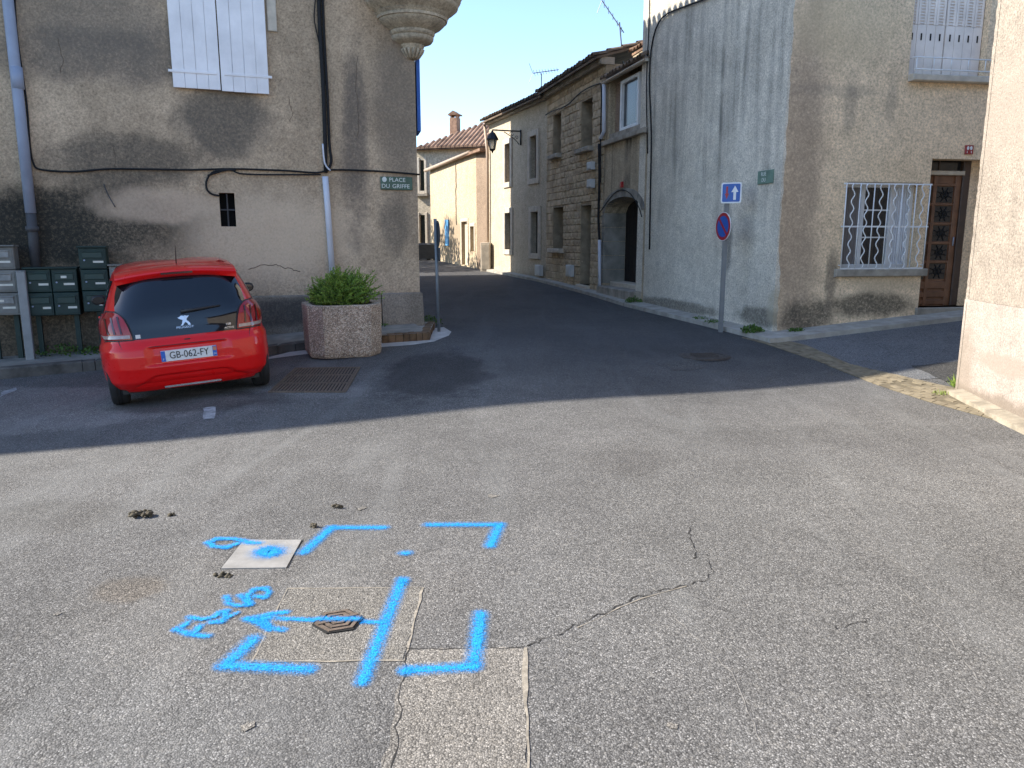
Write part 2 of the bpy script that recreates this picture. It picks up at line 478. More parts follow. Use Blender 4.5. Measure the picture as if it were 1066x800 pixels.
def lift(p, up): return Vector((p[0], p[1], g(p[0], p[1]) + up))
def sheet(name, quadpts, up, mat, parent=None, nu=12, nv=12, wob=0.0):
    """four ground points, tessellated so that it follows the terrain"""
    a, b, c, d = [Vector(q[:2]) for q in quadpts]
    mb = MB(); pts = []
    for j in range(nv + 1):
        for i in range(nu + 1):
            u = i / nu; v = j / nv
            p = (a * (1 - u) + b * u) * (1 - v) + (d * (1 - u) + c * u) * v
            if wob and (i in (0, nu) or j in (0, nv)):
                p = p + Vector((random.uniform(-wob, wob), random.uniform(-wob, wob)))
            pts.append(lift(p, up))
    mb.add(pts, [(j * (nu + 1) + i, j * (nu + 1) + i + 1, (j + 1) * (nu + 1) + i + 1, (j + 1) * (nu + 1) + i) for j in range(nv) for i in range(nu)])
    return mb.build(name, mat, parent)
def ribbon(name, pts2, hw, up, mat, parent, uv=True, step=.05):
    P = [Vector(p[:2]) for p in pts2]
    Q = []
    for a, b in zip(P, P[1:]):
        k = max(1, int((b - a).length / step))
        Q += [a + (b - a) * i / k for i in range(k)]
    Q.append(P[-1])
    # ends extended so that the spray fades out round the ends
    mb = MB(); pl = []; pr = []
    for i, q in enumerate(Q):
        t = (Q[min(i + 1, len(Q) - 1)] - Q[max(0, i - 1)]).normalized()
        nn = Vector((-t.y, t.x)); h = hw if uv else hw * random.uniform(.25, 1.5)
        pl.append(q + nn * h); pr.append(q - nn * h)
    n = len(Q)
    for i in range(n - 1):
        mb.quad(lift(pl[i], up), lift(pl[i + 1], up), lift(pr[i + 1], up), lift(pr[i], up), [(0, 1), (0, 1), (0, -1), (0, -1)] if uv else None)
    if uv:
        for (q, ql, qr, sg) in ((Q[0], pl[0], pr[0], -1), (Q[-1], pl[-1], pr[-1], 1)):
            t = ((Q[1] - Q[0]) if sg < 0 else (Q[-1] - Q[-2])).normalized() * sg
            nn = Vector((-t.y, t.x)); h = hw
            arc = [q + (nn * math.cos(a) + t * math.sin(a)) * h for a in [math.pi * k / 8 for k in range(9)]]
            for k in range(8):
                mb.add([lift(q, up), lift(arc[k], up), lift(arc[k + 1], up)], [(0, 1, 2)], [[(0, 0), (0, 1), (0, 1)]])
    return mb.build(name, mat, parent)
def G(*px): return [gp(u, v) for u, v in px]

# trench fill, manhole surround, slab
q = G((424, 676), (546, 675))
tl, tr_ = q; dn = gp(550, 800); dn2 = gp(408, 800)
ext = (dn - tr_).normalized() * 1.6
trench = sheet('trench_fill', [tl, tr_, tr_ + (dn - tr_) + ext, tl + (dn2 - tl) + ext], .0025, M_trench, road, 10, 30, .012)
ribbon('trench_joint', [tr_ + ((dn - tr_) + ext) * k / 24 + Vector((random.uniform(-.006, .006), 0, 0)) for k in range(25)], .008, .0034, M_line, road, False)
ribbon('trench_joint', [tl + (dn2 - tl) * k + Vector((random.uniform(-.012, .012), 0, 0)) for k in [i / 14 for i in range(20)]], .0025, .0037, M_crack, road, False)
ribbon('trench_joint', [tl + (tr_ - tl) * k + Vector((0, random.uniform(-.012, .012), 0)) for k in [i / 10 for i in range(11)]], .0025, .0037, M_crack, road, False)
collar_pts = G((300, 613), (440, 612), (421, 688), (262, 690))
sheet('manhole_surround', collar_pts, .002, M_collar, road, 12, 12, .01)
for a, b, hw in ((0, 1, .004), (1, 2, .008), (2, 3, .004), (3, 0, .004)):
    A = collar_pts[a]; B = collar_pts[b]
    ribbon('surround_joint', [A + (B - A) * k / 10 + Vector((random.uniform(-.005, .005), random.uniform(-.005, .005), 0)) for k in range(11)], hw, .0032, M_line, road, False)
sl = G((254, 563), (314, 563), (298, 592), (230, 593))
mb = MB(); mb.prism([lift(p, -.03) for p in sl[::-1]], (0, 0, .036))
slab = mb.build('cover_slab', M_slab); tag(slab, 'square pale concrete cover slab sprayed with a blue spot', 'cover slab')
for i in range(4):
    A = sl[i]; B = sl[(i + 1) % 4]
    if i in (1, 3): ribbon('slab_gap', [A, B], .007, .003, M_crack, road, False)

# cracks
cr = [(424, 676), (546, 675), (570, 665), (598, 652), (620, 643), (640, 632), (665, 622), (690, 615), (712, 609), (735, 604), (742, 596), (738, 584)]
def crack(px, hw):
    P = G(*px); Q = []
    for a, b in zip(P, P[1:]):
        for k in range(5):
            Q.append(a + (b - a) * k / 5 + Vector((random.uniform(-.011, .011), random.uniform(-.016, .016), 0)))
    Q.append(P[-1])
    ribbon('crack', Q, hw, .003, M_crack, road, False, .02)
crack(cr[1:], .0026)
crack([(716, 548), (718, 560), (724, 572), (722, 582)], .0028)
crack([(868, 655), (890, 648), (905, 645)], .0025)
ribbon('crack_edge', [p + Vector((.012, -.016, 0)) for p in G(*cr[3:9])], .003, .0026, M_line, road, False)
# pale scuffs left by turning wheels
for px in ([(820, 404), (842, 414), (856, 428), (862, 442)], [(935, 610), (985, 660), (1030, 725)], [(700, 640), (760, 700), (800, 790)], [(880, 560), (940, 590), (1000, 640)], [(610, 500), (640, 515), (660, 535)], [(1000, 500), (1040, 520), (1066, 545)]):
    Q = []
    P = G(*px)
    for a, b in zip(P, P[1:]):
        for k in range(8): Q.append(a + (b - a) * k / 8 + Vector((random.uniform(-.008, .008), random.uniform(-.008, .008), 0)))
    ribbon('scuff_line', Q, .0028, .0024, M_scuff, road, False, .03)
# worn white marks of the parking bay
sheet('worn_marking', G((213, 425), (224, 424), (222, 437), (211, 437)), .005, M_white, road, 3, 3, .02)
sheet('worn_marking', G((0, 409), (16, 404), (18, 407), (0, 414)), .005, M_white, road, 4, 2, .02)

# ------------------------------------------------------------------ spray paint
def C3(x, y): return (170 + x / 5.71, 540 + y / 5.71)
strokes = [
    ([(399, 550), (345, 550), (316, 576)], .085), ([(446, 547), (520, 547), (510, 569)], .085),
    ([(419, 604), (377, 711)], .075), ([(399, 649), (345, 647), (290, 645)], .05),
    ([(500, 640), (493, 695), (424, 699)], .08), ([(264, 666), (234, 694), (321, 698)], .085),
    ([C3(490, 600), C3(560, 590), C3(640, 570), C3(730, 562)], .05), ([C3(500, 603), C3(570, 628), C3(630, 665)], .05),
    ([C3(530, 605), C3(600, 615), C3(620, 640), C3(590, 600), C3(650, 590)], .05),
    ([C3(640, 655), C3(715, 668)], .05),
    ([C3(145, 625), C3(80, 665), C3(155, 695), C3(265, 705)], .05), ([C3(215, 645), C3(195, 672), C3(170, 690)], .048),
    ([C3(155, 593), C3(235, 605), C3(300, 590), C3(340, 560), C3(378, 555)], .048),
    ([C3(285, 622), C3(345, 618), C3(372, 590), C3(365, 560)], .048), ([C3(378, 597), C3(440, 566)], .034),
    ([C3(375, 470), C3(390, 512), C3(450, 525), C3(515, 517), C3(480, 480), C3(455, 462)], .048),
    ([C3(510, 515), C3(500, 460), C3(545, 425), C3(605, 420), C3(628, 448), C3(600, 474), C3(545, 468)], .048),
    ([(254, 564), (243, 562), (226, 562), (217, 566), (222, 570), (236, 571), (247, 567)], .06),
    ([(420, 577), (424, 577)], .075), ([(418, 605), (420, 606)], .07), ([(422, 700), (424, 700)], .07),
]
lay = 0
for (px, hw) in strokes:
    P = G(*px); runs = [[P[0]]]
    for i in range(1, len(P)):
        runs[-1].append(P[i])
        if i < len(P) - 1:
            d0 = (P[i] - P[i - 1]).normalized(); d1 = (P[i + 1] - P[i]).normalized()
            if d0.dot(d1) < .45: runs.append([P[i]])
    for rn in runs:
        ribbon('blue_paint_mark', rn, hw * .78, .0045 + .00008 * lay, M_paint, road); lay += 1
ring = [(280 + 9 * math.cos(a), 576 + 3.6 * math.sin(a)) for a in [k * math.pi / 7 for k in range(15)]]
ribbon('blue_paint_mark', G(*ring), .065, .0085, M_paint, road)
ribbon('blue_paint_mark', G((279, 576), (281, 576)), .15, .0087, M_paint, road)
ribbon('blue_paint_mark', G((257, 566), (268, 567)), .06, .0089, M_paint, road)

# ------------------------------------------------------------------ manholes and drain
M_iron = simple('rusty_cast_iron', (.17, .13, .10), .75, .5, .35, 30, .3, 120)
M_iron_d = flat('dark_iron_gap', (.012, .011, .010), .9)
c = gp(352, 648)
mb = MB()
def hexring(mb, c, r0, r1, z0, z1, rot=0.3, n=6, sy=1.0):
    po = [Vector((c.x + r1 * math.cos(rot + k * 2 * math.pi / n), c.y + sy * r1 * math.sin(rot + k * 2 * math.pi / n), c.z)) for k in range(n)]
    pi_ = [Vector((c.x + r0 * math.cos(rot + k * 2 * math.pi / n), c.y + sy * r0 * math.sin(rot + k * 2 * math.pi / n), c.z)) for k in range(n)]
    for k in range(n):
        j = (k + 1) % n
        mb.hexa([po[k] + Vector((0, 0, z0)), po[j] + Vector((0, 0, z0)), pi_[j] + Vector((0, 0, z0)), pi_[k] + Vector((0, 0, z0)),
                 po[k] + Vector((0, 0, z1)), po[j] + Vector((0, 0, z1)), pi_[j] + Vector((0, 0, z1)), pi_[k] + Vector((0, 0, z1))])
hx = thing('valve_cover', lift(c, 0), 'small rusty hexagonal iron valve cover crossed by blue paint', 'manhole cover')
hexring(mb, c, .0, .115, -.02, .008); mb.build('cover_base', M_iron_d, hx)
for r in (.098, .066, .034):
    mb = MB(); hexring(mb, c, r - .013, r + .006, -.02, .016 - r * .03, .3 + r * .5); mb.build('cover_ring', M_iron, hx)
mb = MB(); mb.hexa([lift(p, .009) for p in G((330, 652), (372, 641), (373, 643), (331, 654))] + [lift(p, .017) for p in G((330, 652), (372, 641), (373, 643), (331, 654))]); mb.build('cover_bar', M_iron, hx)
ribbon('blue_paint', G((332, 648), (372, 648)), .04, .0185, M_paint, hx)
# round manhole in the far street
c = gp(733, 371)
mh = thing('manhole_cover', lift(c, 0), 'round worn iron manhole cover in the shaded street', 'manhole cover')
mb = MB(); M_iron2 = simple('dull_cast_iron', (.06, .052, .046), .8, .3, .3, 12, .3, 80)
mb.lathe([(0, .012), (.26, .012), (.27, .006), (.28, .006), (.285, .014), (.34, .014), (.36, -.01)], c, 28); mb.build('cover', M_iron2, mh)
mb = MB()
for k in range(5): mb.box(c.x - .2 + .02 * abs(k - 2), c.x + .2 - .02 * abs(k - 2), c.y - .17 + k * .08, c.y - .14 + k * .08, c.z + .011, c.z + .018)
mb.build('cover_rib', M_iron2, mh)
sheet('manhole_repair', G((690, 378), (722, 374), (735, 384), (700, 387)), .004, M_rep, road, 6, 6, .05)
# grate drain
gq = G((307, 384), (375, 383), (360, 409), (279, 409))
dg = thing('drain_grate', lift((gq[0] + gq[2]) / 2, 0), 'large rusty slotted drain grate set in the asphalt beside planter', 'drain grate')
mb = MB(); mb.add([lift(p, .004) for p in gq], [(0, 1, 2, 3)]); mb.build('grate_pit', M_iron_d, dg)
A, B, Cc, D = [Vector(p) for p in gq]
mb = MB()
for i in range(4):
    p0, p1 = gq[i], gq[(i + 1) % 4]
    ctr = (gq[0] + gq[2]) / 2
    i0 = p0 + (ctr - p0) * .05; i1 = p1 + (ctr - p1) * .05
    mb.hexa([lift(p0, .0), lift(p1, .0), lift(i1, .0), lift(i0, .0), lift(p0, .014), lift(p1, .014), lift(i1, .014), lift(i0, .014)])
mb.build('grate_frame', M_iron, dg)
mb = MB()
nb = 22
for k in range(1, nb):
    u0 = (k - .28) / nb; u1 = (k + .28) / nb
    a, b, cc, d = A + (B - A) * u0, A + (B - A) * u1, D + (Cc - D) * u1, D + (Cc - D) * u0
    mb.hexa([lift(p, .002) for p in (d, cc, b, a)] + [lift(p, .011) for p in (d, cc, b, a)])
for v in (.33, .66):
    a = A + (D - A) * (v - .02); b = B + (Cc - B) * (v - .02); cc = B + (Cc - B) * (v + .02); d = A + (D - A) * (v + .02)
    mb.hexa([lift(p, .003) for p in (d, cc, b, a)] + [lift(p, .0125) for p in (d, cc, b, a)])
stuff(mb.build('grate_bars', M_iron, dg))
# droppings and clods
M_clod = simple('dry_dung', (.075, .062, .04), .95, 0, .35, 40, .4, 80)
def lumps(mb, c, rx, ry, h, n, s):
    for _ in range(n):
        a = random.uniform(0, 6.28); rr = math.sqrt(random.random())
        p = Vector((c.x + rx * rr * math.cos(a), c.y + ry * rr * math.sin(a), g(c.x, c.y) + random.uniform(0, h)))
        r = s * random.uniform(.5, 1.2)
        jit = [1 + random.uniform(-.25, .25) for _ in range(30)]
        mb.lathe([(.01 * r, -r * .7), (.75 * r * jit[0], -r * .5), (r * jit[1], 0), (.7 * r * jit[2], r * .5), (.01 * r, r * .75)], p, 7, sx=jit[3], sy=jit[4])
for u, v, rx, ry, h, n, s, lab in ((147, 538, .07, .04, .03, 34, .016, 'largest dark dry dung heap on the sunlit asphalt'),
                              (178, 537, .03, .015, .012, 9, .011, 'few crumbs of dark dung right of largest heap'),
                              (352, 529, .035, .02, .02, 14, .013, 'dark dung clod on asphalt above blue corner mark'),
                              (326, 549, .02, .014, .02, 8, .013, 'small dark clod at the end of the blue corner mark'),
                              (233, 600, .045, .02, .012, 16, .011, 'brown crumbs of earth below the pale cover slab')):
    mb = MB(); lumps(mb, gp(u, v), rx, ry, h, n, s)
    tag(mb.build('dung', M_clod, None, True), lab, 'dung', 'dung clods on the asphalt')
# little beige stains where stones have come out
for u, v, r in ((258, 757, .028), (376, 530, .035), (258, 588, .02), (512, 517, .04), (60, 640, .02), (700, 757, .02)):
    c = gp(u, v); P = [lift((c.x + r * random.uniform(.5, 1.3) * math.cos(a), c.y + r * 1.1 * random.uniform(.4, 1.2) * math.sin(a)), .004) for a in [k * .5236 for k in range(12)]]
    mb = MB(); mb.add(P, [tuple(range(12))]); mb.build('chipped_spot', M_trench, road)
# ------------------------------------------------------------------ building helpers
def wall(F, name, s0, s1, z0, z1, holes, depth, mat, parent, back=0.0, n=0.0):
    """front of a house with real openings (reveals of the given depth) and side returns"""
    mb = MB()
    S = sorted({s0, s1, *[h[0] for h in holes], *[h[1] for h in holes]})
    Z = sorted({z0, z1, *[h[2] for h in holes], *[h[3] for h in holes]})
    for a, b in zip(S, S[1:]):
        for c, d in zip(Z, Z[1:]):
            ms, mz = (a + b) / 2, (c + d) / 2
            if any(h[0] < ms < h[1] and h[2] < mz < h[3] for h in holes): continue
            mb.quad(F.W(a, n, c), F.W(b, n, c), F.W(b, n, d), F.W(a, n, d))
    for h in holes:
        a, b, c, d = h[:4]; k = n - depth
        mb.quad(F.W(a, n, c), F.W(a, n, d), F.W(a, k, d), F.W(a, k, c))
        mb.quad(F.W(b, n, c), F.W(b, n, d), F.W(b, k, d), F.W(b, k, c))
        mb.quad(F.W(a, n, d), F.W(b, n, d), F.W(b, k, d), F.W(a, k, d))
        mb.quad(F.W(a, n, c), F.W(b, n, c), F.W(b, k, c), F.W(a, k, c))
    if back:
        for a in (s0, s1):
            mb.quad(F.W(a, n, z0), F.W(a, n, z1), F.W(a, -back, z1), F.W(a, -back, z0))
        mb.quad(F.W(s0, n, z1), F.W(s1, n, z1), F.W(s1, -back, z1), F.W(s0, -back, z1))
        mb.quad(F.W(s0, -back, z0), F.W(s1, -back, z0), F.W(s1, -back, z1), F.W(s0, -back, z1))
    return mb.build(name, mat, parent, fix=False)
def fpart(name, F, r, n0, n1, mat, parent, c=0.0):
    mb = MB(); mb.fbox(F, r[0], r[1], n0, n1, r[2], r[3], c)
    return mb.build(name, mat, parent)
def cable(name, F, px, rad, mat, parent, n=.03, nn=6, sm=3):
    P = [F.at(u, v, n) for u, v in px]
    # smooth by Catmull-Rom
    Q = []
    for i in range(len(P) - 1):
        p0, p1, p2, p3 = P[max(i - 1, 0)], P[i], P[i + 1], P[min(i + 2, len(P) - 1)]
        for k in range(sm):
            t = k / sm
            Q.append(.5 * ((2 * p1) + (p2 - p0) * t + (2 * p0 - 5 * p1 + 4 * p2 - p3) * t * t + (3 * p1 - p0 - 3 * p2 + p3) * t ** 3))
    Q.append(P[-1])
    mb = MB(); mb.tube(Q, rad, nn)
    return mb.build(name, mat, parent, True)
def tiles(F, s0, s1, z, over, rise, run, mat, parent, pitch=.21, r=.075, name='roof_tiles', n0=0.0, seg=6):
    """a slope of barrel tiles, open ends showing at the eave"""
    k = max(1, round((s1 - s0) / pitch)); mb = MB()
    rows = max(2, int(run / .36))
    for i in range(k):
        c = s0 + (i + .5) * (s1 - s0) / k
        jit = random.uniform(-.02, .02)
        for q in range(rows):
            a0 = n0 + over + jit - q * run / rows; a1 = n0 + over + jit - (q + 1.25) * run / rows
            zz0 = z + q * rise / rows + .03; zz1 = z + (q + 1.25) * rise / rows
            ring0 = []; ring1 = []; in0 = []
            for j in range(seg + 1):
                t = math.pi * j / seg
                ring0.append(F.W(c - r * math.cos(t), a0, zz0 + r * math.sin(t)))
                ring1.append(F.W(c - r * .8 * math.cos(t), a1, zz1 + r * .8 * math.sin(t)))
                in0.append(F.W(c - (r - .015) * math.cos(t), a0 - .002, zz0 + (r - .015) * math.sin(t)))
            m = seg + 1
            fs = [(j, j + 1, m + j + 1, m + j) for j in range(seg)]
            if q == 0: fs += [(2 * m + j, 2 * m + j + 1, j + 1, j) for j in range(seg)]
            mb.add(ring0 + ring1 + in0, fs)
    # tray under the tiles
    mb.add([F.W(s0, n0 + over - .05, z), F.W(s1, n0 + over - .05, z), F.W(s1, n0 + over - run, z + rise), F.W(s0, n0 + over - run, z + rise),
            F.W(s0, n0 + over - .05, z - .05), F.W(s1, n0 + over - .05, z - .05), F.W(s1, n0 + over - run, z + rise - .05), F.W(s0, n0 + over - run, z + rise - .05)],
           [(0, 1, 2, 3), (4, 5, 6, 7), (0, 1, 5, 4), (0, 3, 7, 4), (1, 2, 6, 5)])
    return stuff(mb.build(name, mat, parent, fix=False))

# ------------------------------------------------------------------ survey lines of the facades
CL = (-1.48, 12.4)
tL = Vector((-math.cos(R(20)), -math.sin(R(20))))
FL = Fac(CL, (CL[0] + tL.x * 10, CL[1] + tL.y * 10))
FLS = Fac(CL, (CL[0] - 2.9, CL[1] + 14.0))            # its flank along the street
if FLS.n.x < 0: FLS.n = -FLS.n
P0 = (4.08, 12.0); P1 = (2.78, 16.6); P2 = (2.2, 19.0); P3 = (1.03, 23.5); P4 = (-.82, 28.5); P5 = (-1.33, 29.5); P6 = (-3.72, 36.0)
FG = Fac(P0, P1)                                       # grey flank of the corner house
FD = Fac(P0, (P0[0] + 9.85, P0[1] + 1.74))             # its door front
FA = Fac(P1, P2)                                       # arched doorway
FS = Fac(P2, P3)                                       # stone house
FC = Fac(P3, P4)                                       # cream house
FB = Fac(P4, P5)                                       # barn return, its shade put into a brown tone
FO = Fac(P5, P6)                                       # ochre barn
Q0 = (4.87, 8.26)
FR = Fac(Q0, (Q0[0] - 1.17 * 1.4, Q0[1] - 9.93 * 1.4)) # near sunlit wall at the right

# ------------------------------------------------------------------ wall materials
def c3(v): return tuple(v)
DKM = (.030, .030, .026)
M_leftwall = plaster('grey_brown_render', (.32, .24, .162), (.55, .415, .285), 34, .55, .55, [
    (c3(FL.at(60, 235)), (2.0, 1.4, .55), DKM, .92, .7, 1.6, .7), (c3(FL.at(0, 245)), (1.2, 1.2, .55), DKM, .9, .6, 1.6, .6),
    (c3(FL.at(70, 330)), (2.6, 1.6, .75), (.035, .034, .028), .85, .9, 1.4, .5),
    (c3(FL.at(130, 168)), (1.0, .8, .34), (.06, .055, .048), .75, .8, 2.0, .7),
    (c3(FL.at(235, 125)), (.62, .6, .5), (.11, .095, .078), .85, .7, 2.0, .6),
    (c3(FL.at(110, 60)), (1.3, 1, .35), (.13, .11, .092), .75, .9, 1.2, .9),
    (c3(FL.at(165, 215)), (.8, .6, .24), (.54, .41, .30), .8, .6, 1.7, .6),
    (c3(FL.at(285, 245)), (1.2, .9, .62), (.60, .47, .345), .8, .9, 1.2, .6),
    (c3(FL.at(410, 235)), (.22, .3, .45), (.10, .09, .078), .6, .7, 2.4, .8),
    (c3(FL.at(370, 150)), (.18, .3, 1.4), (.12, .10, .085), .8, .9, 2.0, .9),
    (c3(FL.at(415, 120)), (.35, .3, 1.2), (.15, .125, .10), .7, .9, 1.2, .8),
    (c3(FL.at(100, 20)), (.9, .6, .5), (.14, .12, .10), .6, .9, 1.2, .9),
    (c3(FL.at(270, 15)), (.14, .3, .4), (.42, .34, .26), .6, .5, 3.0, .6),
], speck=1)
M_plinth = plaster('dark_plinth_render', (.19, .16, .125), (.31, .26, .205), 45, 1.2, .6, [
    (c3(FL.at(300, 325)), (.9, .8, .2), (.06, .055, .05), .8, .6, 2.4, .6)], speck=1)
M_corbel = plaster('weathered_limestone', (.31, .26, .19), (.50, .42, .31), 26, 2.2, .35, streak=.35, streakcol=(.09, .08, .065))
M_grey = plaster('grey_cement_render', (.55, .505, .42), (.67, .615, .515), 40, .7, .75, [
    (c3(FG.at(757, 255)), (.10, .16, .5), (.09, .095, .095), .75, .8, 3.0, .6),
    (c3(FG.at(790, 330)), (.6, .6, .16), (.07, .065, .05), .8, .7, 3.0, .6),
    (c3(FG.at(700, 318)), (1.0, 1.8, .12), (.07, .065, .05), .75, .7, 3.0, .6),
    (c3(FG.at(810, 320)), (.22, .3, .3), (.42, .37, .27), .7, .5, 3.0, .5),
], streak=.85, streakcol=(.13, .125, .112), speck=1, streakz=(.5, 4.2))
M_beige = plaster('beige_roughcast', (.71, .535, .35), (.80, .61, .415), 30, .6, .7, [
    (c3(FD.at(832, 200)), (.36, .5, 3.2), (.25, .19, .145), .7, .95, 2.0, .7),
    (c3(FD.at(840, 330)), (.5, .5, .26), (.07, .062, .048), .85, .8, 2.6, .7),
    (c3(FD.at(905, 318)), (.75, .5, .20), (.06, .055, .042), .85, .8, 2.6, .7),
    (c3(FD.at(865, 290)), (.10, .4, .45), (.12, .10, .08), .7, .8, 3.0, .7),
    (c3(FD.at(920, 296)), (.6, .4, .12), (.55, .43, .29), .6, .6, 2.0, .5),
    (c3(FD.at(885, 110)), (.10, .4, .36), (.20, .17, .14), .45, .9, 3.0, .9),
    (c3(FD.at(928, 105)), (.09, .4, .34), (.20, .17, .14), .4, .9, 3.0, .9),
    (c3(FD.at(870, 95)), (.8, .4, .09), (.28, .23, .18), .35, .9, 3.0, .9),
    (c3(FD.at(870, 30)), (.9, .4, .5), (.55, .43, .27), .5, .9, 1.2, .6),
], speck=1)
M_near = plaster('pale_pink_roughcast', (.30, .255, .21), (.36, .31, .255), 42, .8, .9, [
    (c3(FR.at(1056, 110)), (.5, .7, .5), (.36, .30, .25), .5, .9, 2.0, .6)])
M_nearlow = plaster('pink_smooth_dado', (.35, .295, .255), (.385, .33, .285), 60, .9, .25, [
    (c3(FR.at(1045, 380)), (.5, .5, .10), (.30, .235, .19), .6, .6, 3.0, .6), (c3(FR.W(2, 0, .06)), (1.5, 3.5, .14), (.16, .13, .10), .75, .8, 3.0, .9), (c3(FR.W(.1, 0, .3)), (.3, .22, .5), (.22, .18, .14), .6, .8, 3.0, .9)])
M_archwall = plaster('stained_old_render', (.40, .325, .225), (.50, .41, .29), 30, .9, .5, streak=1.0, streakcol=(.028, .027, .026))
M_mortar = simple('lime_mortar', (.33, .265, .185), .95, 0, .3, 5, .5, 50, .2, 0, False)
M_cream = plaster('cream_render', (.44, .375, .28), (.50, .43, .33), 30, .8, .3, [
    (c3(FC.at(545, 300)), (2, 3, .5), (.20, .165, .125), .7, .7, 1.2, .5)])
M_brown_shade = plaster('brown_shade_render', (.25, .185, .135), (.30, .225, .165), 30, .8, .4)  # shaded side of the barn, its shade painted in as brown
M_ochre = plaster('peeling_ochre_render', (.45, .36, .25), (.52, .425, .30), 20, .5, .4, [
    (c3(FO.at(470, 250)), (1.6, 2.4, .9), (.30, .235, .165), .8, .5, .9, .7)], streak=.3, streakcol=(.40, .28, .17))
M_far = plaster('far_cream_render', (.44, .385, .30), (.50, .44, .345), 12, .6, .3)
M_tile = simple('barrel_tiles', (.25, .16, .11), .9, 0, .5, 2.2, .3, 30, .2, 0, False)
M_tiled = simple('mossy_tiles', (.15, .115, .085), .95, 0, .5, 2.6, .3, 30, .2, 0, False)
M_trim = simple('pale_stone_trim', (.52, .46, .375), .9, 0, .18, 6, .3, 60, .2, 0, False)
M_shut = simple('white_shutter_paint', (.78, .76, .76), .65, 0, .10, 3, .15, 40, .3)
M_black = flat('black_cable', (.012, .012, .013), .7, 0, .3)
M_zinc = simple('blue_grey_downpipe', (.27, .31, .40), .55, 0, .12, 3)
M_cast = simple('dark_cast_pipe', (.055, .055, .06), .7, 0, .3, 5)
M_pvc = simple('white_conduit', (.55, .57, .63), .5, 0, .1, 3)
M_dark = flat('dark_interior', (.008, .008, .009), .8, 0, .2)
def glass_mat(name, col=(.02, .022, .026), rough=.06):
    m, nt, b, out = newmat(name); n = N(nt)
    b.inputs['Base Color'].default_value = (*col, 1); b.inputs['Roughness'].default_value = rough
    b.inputs['Specular IOR Level'].default_value = .7
    n.bump(n.noise(1.7, 2, .5), .05, .02, b)
    return m
M_glass = glass_mat('window_glass')
M_wood = simple('brown_varnished_wood', (.175, .082, .042), .45, 0, .3, 6, .15, 30, .4)
M_wood_d = simple('dark_brown_wood', (.06, .032, .02), .5, 0, .3, 6)
M_white_metal = simple('white_painted_metal', (.70, .70, .70), .45, 0, .08, 6)
M_curtain = simple('pale_curtain', (.60, .62, .66), .95, 0, .12, 4)
M_green_plate = simple('green_enamel', (.035, .10, .075), .35, 0, .25, 8)
M_plate_txt = flat('white_enamel', (.62, .66, .62), .5)
M_conc_d = simple('grey_weathered_concrete', (.32, .285, .235), .92, 0, .35, 4, .4, 60, .2, 0, False)

# ------------------------------------------------------------------ house on the left
H = 9.65
lh = thing('plaza_house', (CL[0], CL[1], g(*CL)), 'tall grey brown rendered house with white shutters and a corbelled corner turret', 'house')
hole = FL.rect(229, 201, 245, 236)
wall(FL, 'front_wall', 0, 25, -.4, H, [hole], .22, M_leftwall, lh)
wall(FLS, 'flank_wall', 0, FLS.L, -.4, H, [], .2, M_leftwall, lh)
back = FLS.W(FLS.L, 0, 0); lft = FL.W(25, 0, 0)
mb = MB(); cpt = FL.W(0, 0, 0); bk2 = Vector((lft.x - 2, back.y, 0))
for a, b in ((back, bk2), (bk2, lft)):
    mb.quad(a + Vector((0, 0, -.4)), b + Vector((0, 0, -.4)), b + Vector((0, 0, H)), a + Vector((0, 0, H)))
mb.quad(FL.W(0, 0, H), FL.W(25, 0, H), FL.W(25, 0, H + .001), FL.W(0, 0, H + .7))  # unseen wedge under the front eave, added to push its shadow outwards
mb.build('rear_wall', M_leftwall, lh, fix=False)
mb = MB()
ov = .28
e0 = FL.W(25, ov, H); e1 = cpt + FL.n * ov + FLS.n * .06 + Vector((0, 0, H)); e2 = FLS.W(FLS.L, .06, H); e1b = e1.copy(); e1.z += .7; e3 = bk2 + Vector((0, 0, H))
mid_ = (e0 + e1 + e2 + e3) / 4 + Vector((-1, 1, 1.6))
mb.add([e0, e1, e2, e3, mid_, e1b], [(0, 1, 4), (5, 2, 4), (1, 5, 4), (2, 3, 4), (3, 0, 4), (3, 2, 5, 0), (0, 5, 1)])
roof = mb.build('roof', M_tile, lh, fix=False)
mb = MB()
for i in range(64):
    c = .1 + i * .22
    if c > FLS.L - .1: break
    P = [FLS.W(c - .085 * math.cos(math.pi * j / 6), .22, H + .085 * math.sin(math.pi * j / 6) - .02) for j in range(7)]
    mb.prism(P, FLS.n * -.6 + Vector((0, 0, .18)))
stuff(mb.build('eave_tiles', M_tile, roof))
mb = MB()
for i in range(113):
    c = -.1 + i * .22
    P = [FL.W(c - .085 * math.cos(math.pi * j / 6), ov + .12, H + max(0, .7 * (1 - c / 25)) + .085 * math.sin(math.pi * j / 6) - .02) for j in range(7)]  # row climbs towards the corner, shaped for the shadow on the ground
    mb.prism(P, FL.n * -.6 + Vector((0, 0, .18)))
stuff(mb.build('eave_tiles', M_tile, roof))
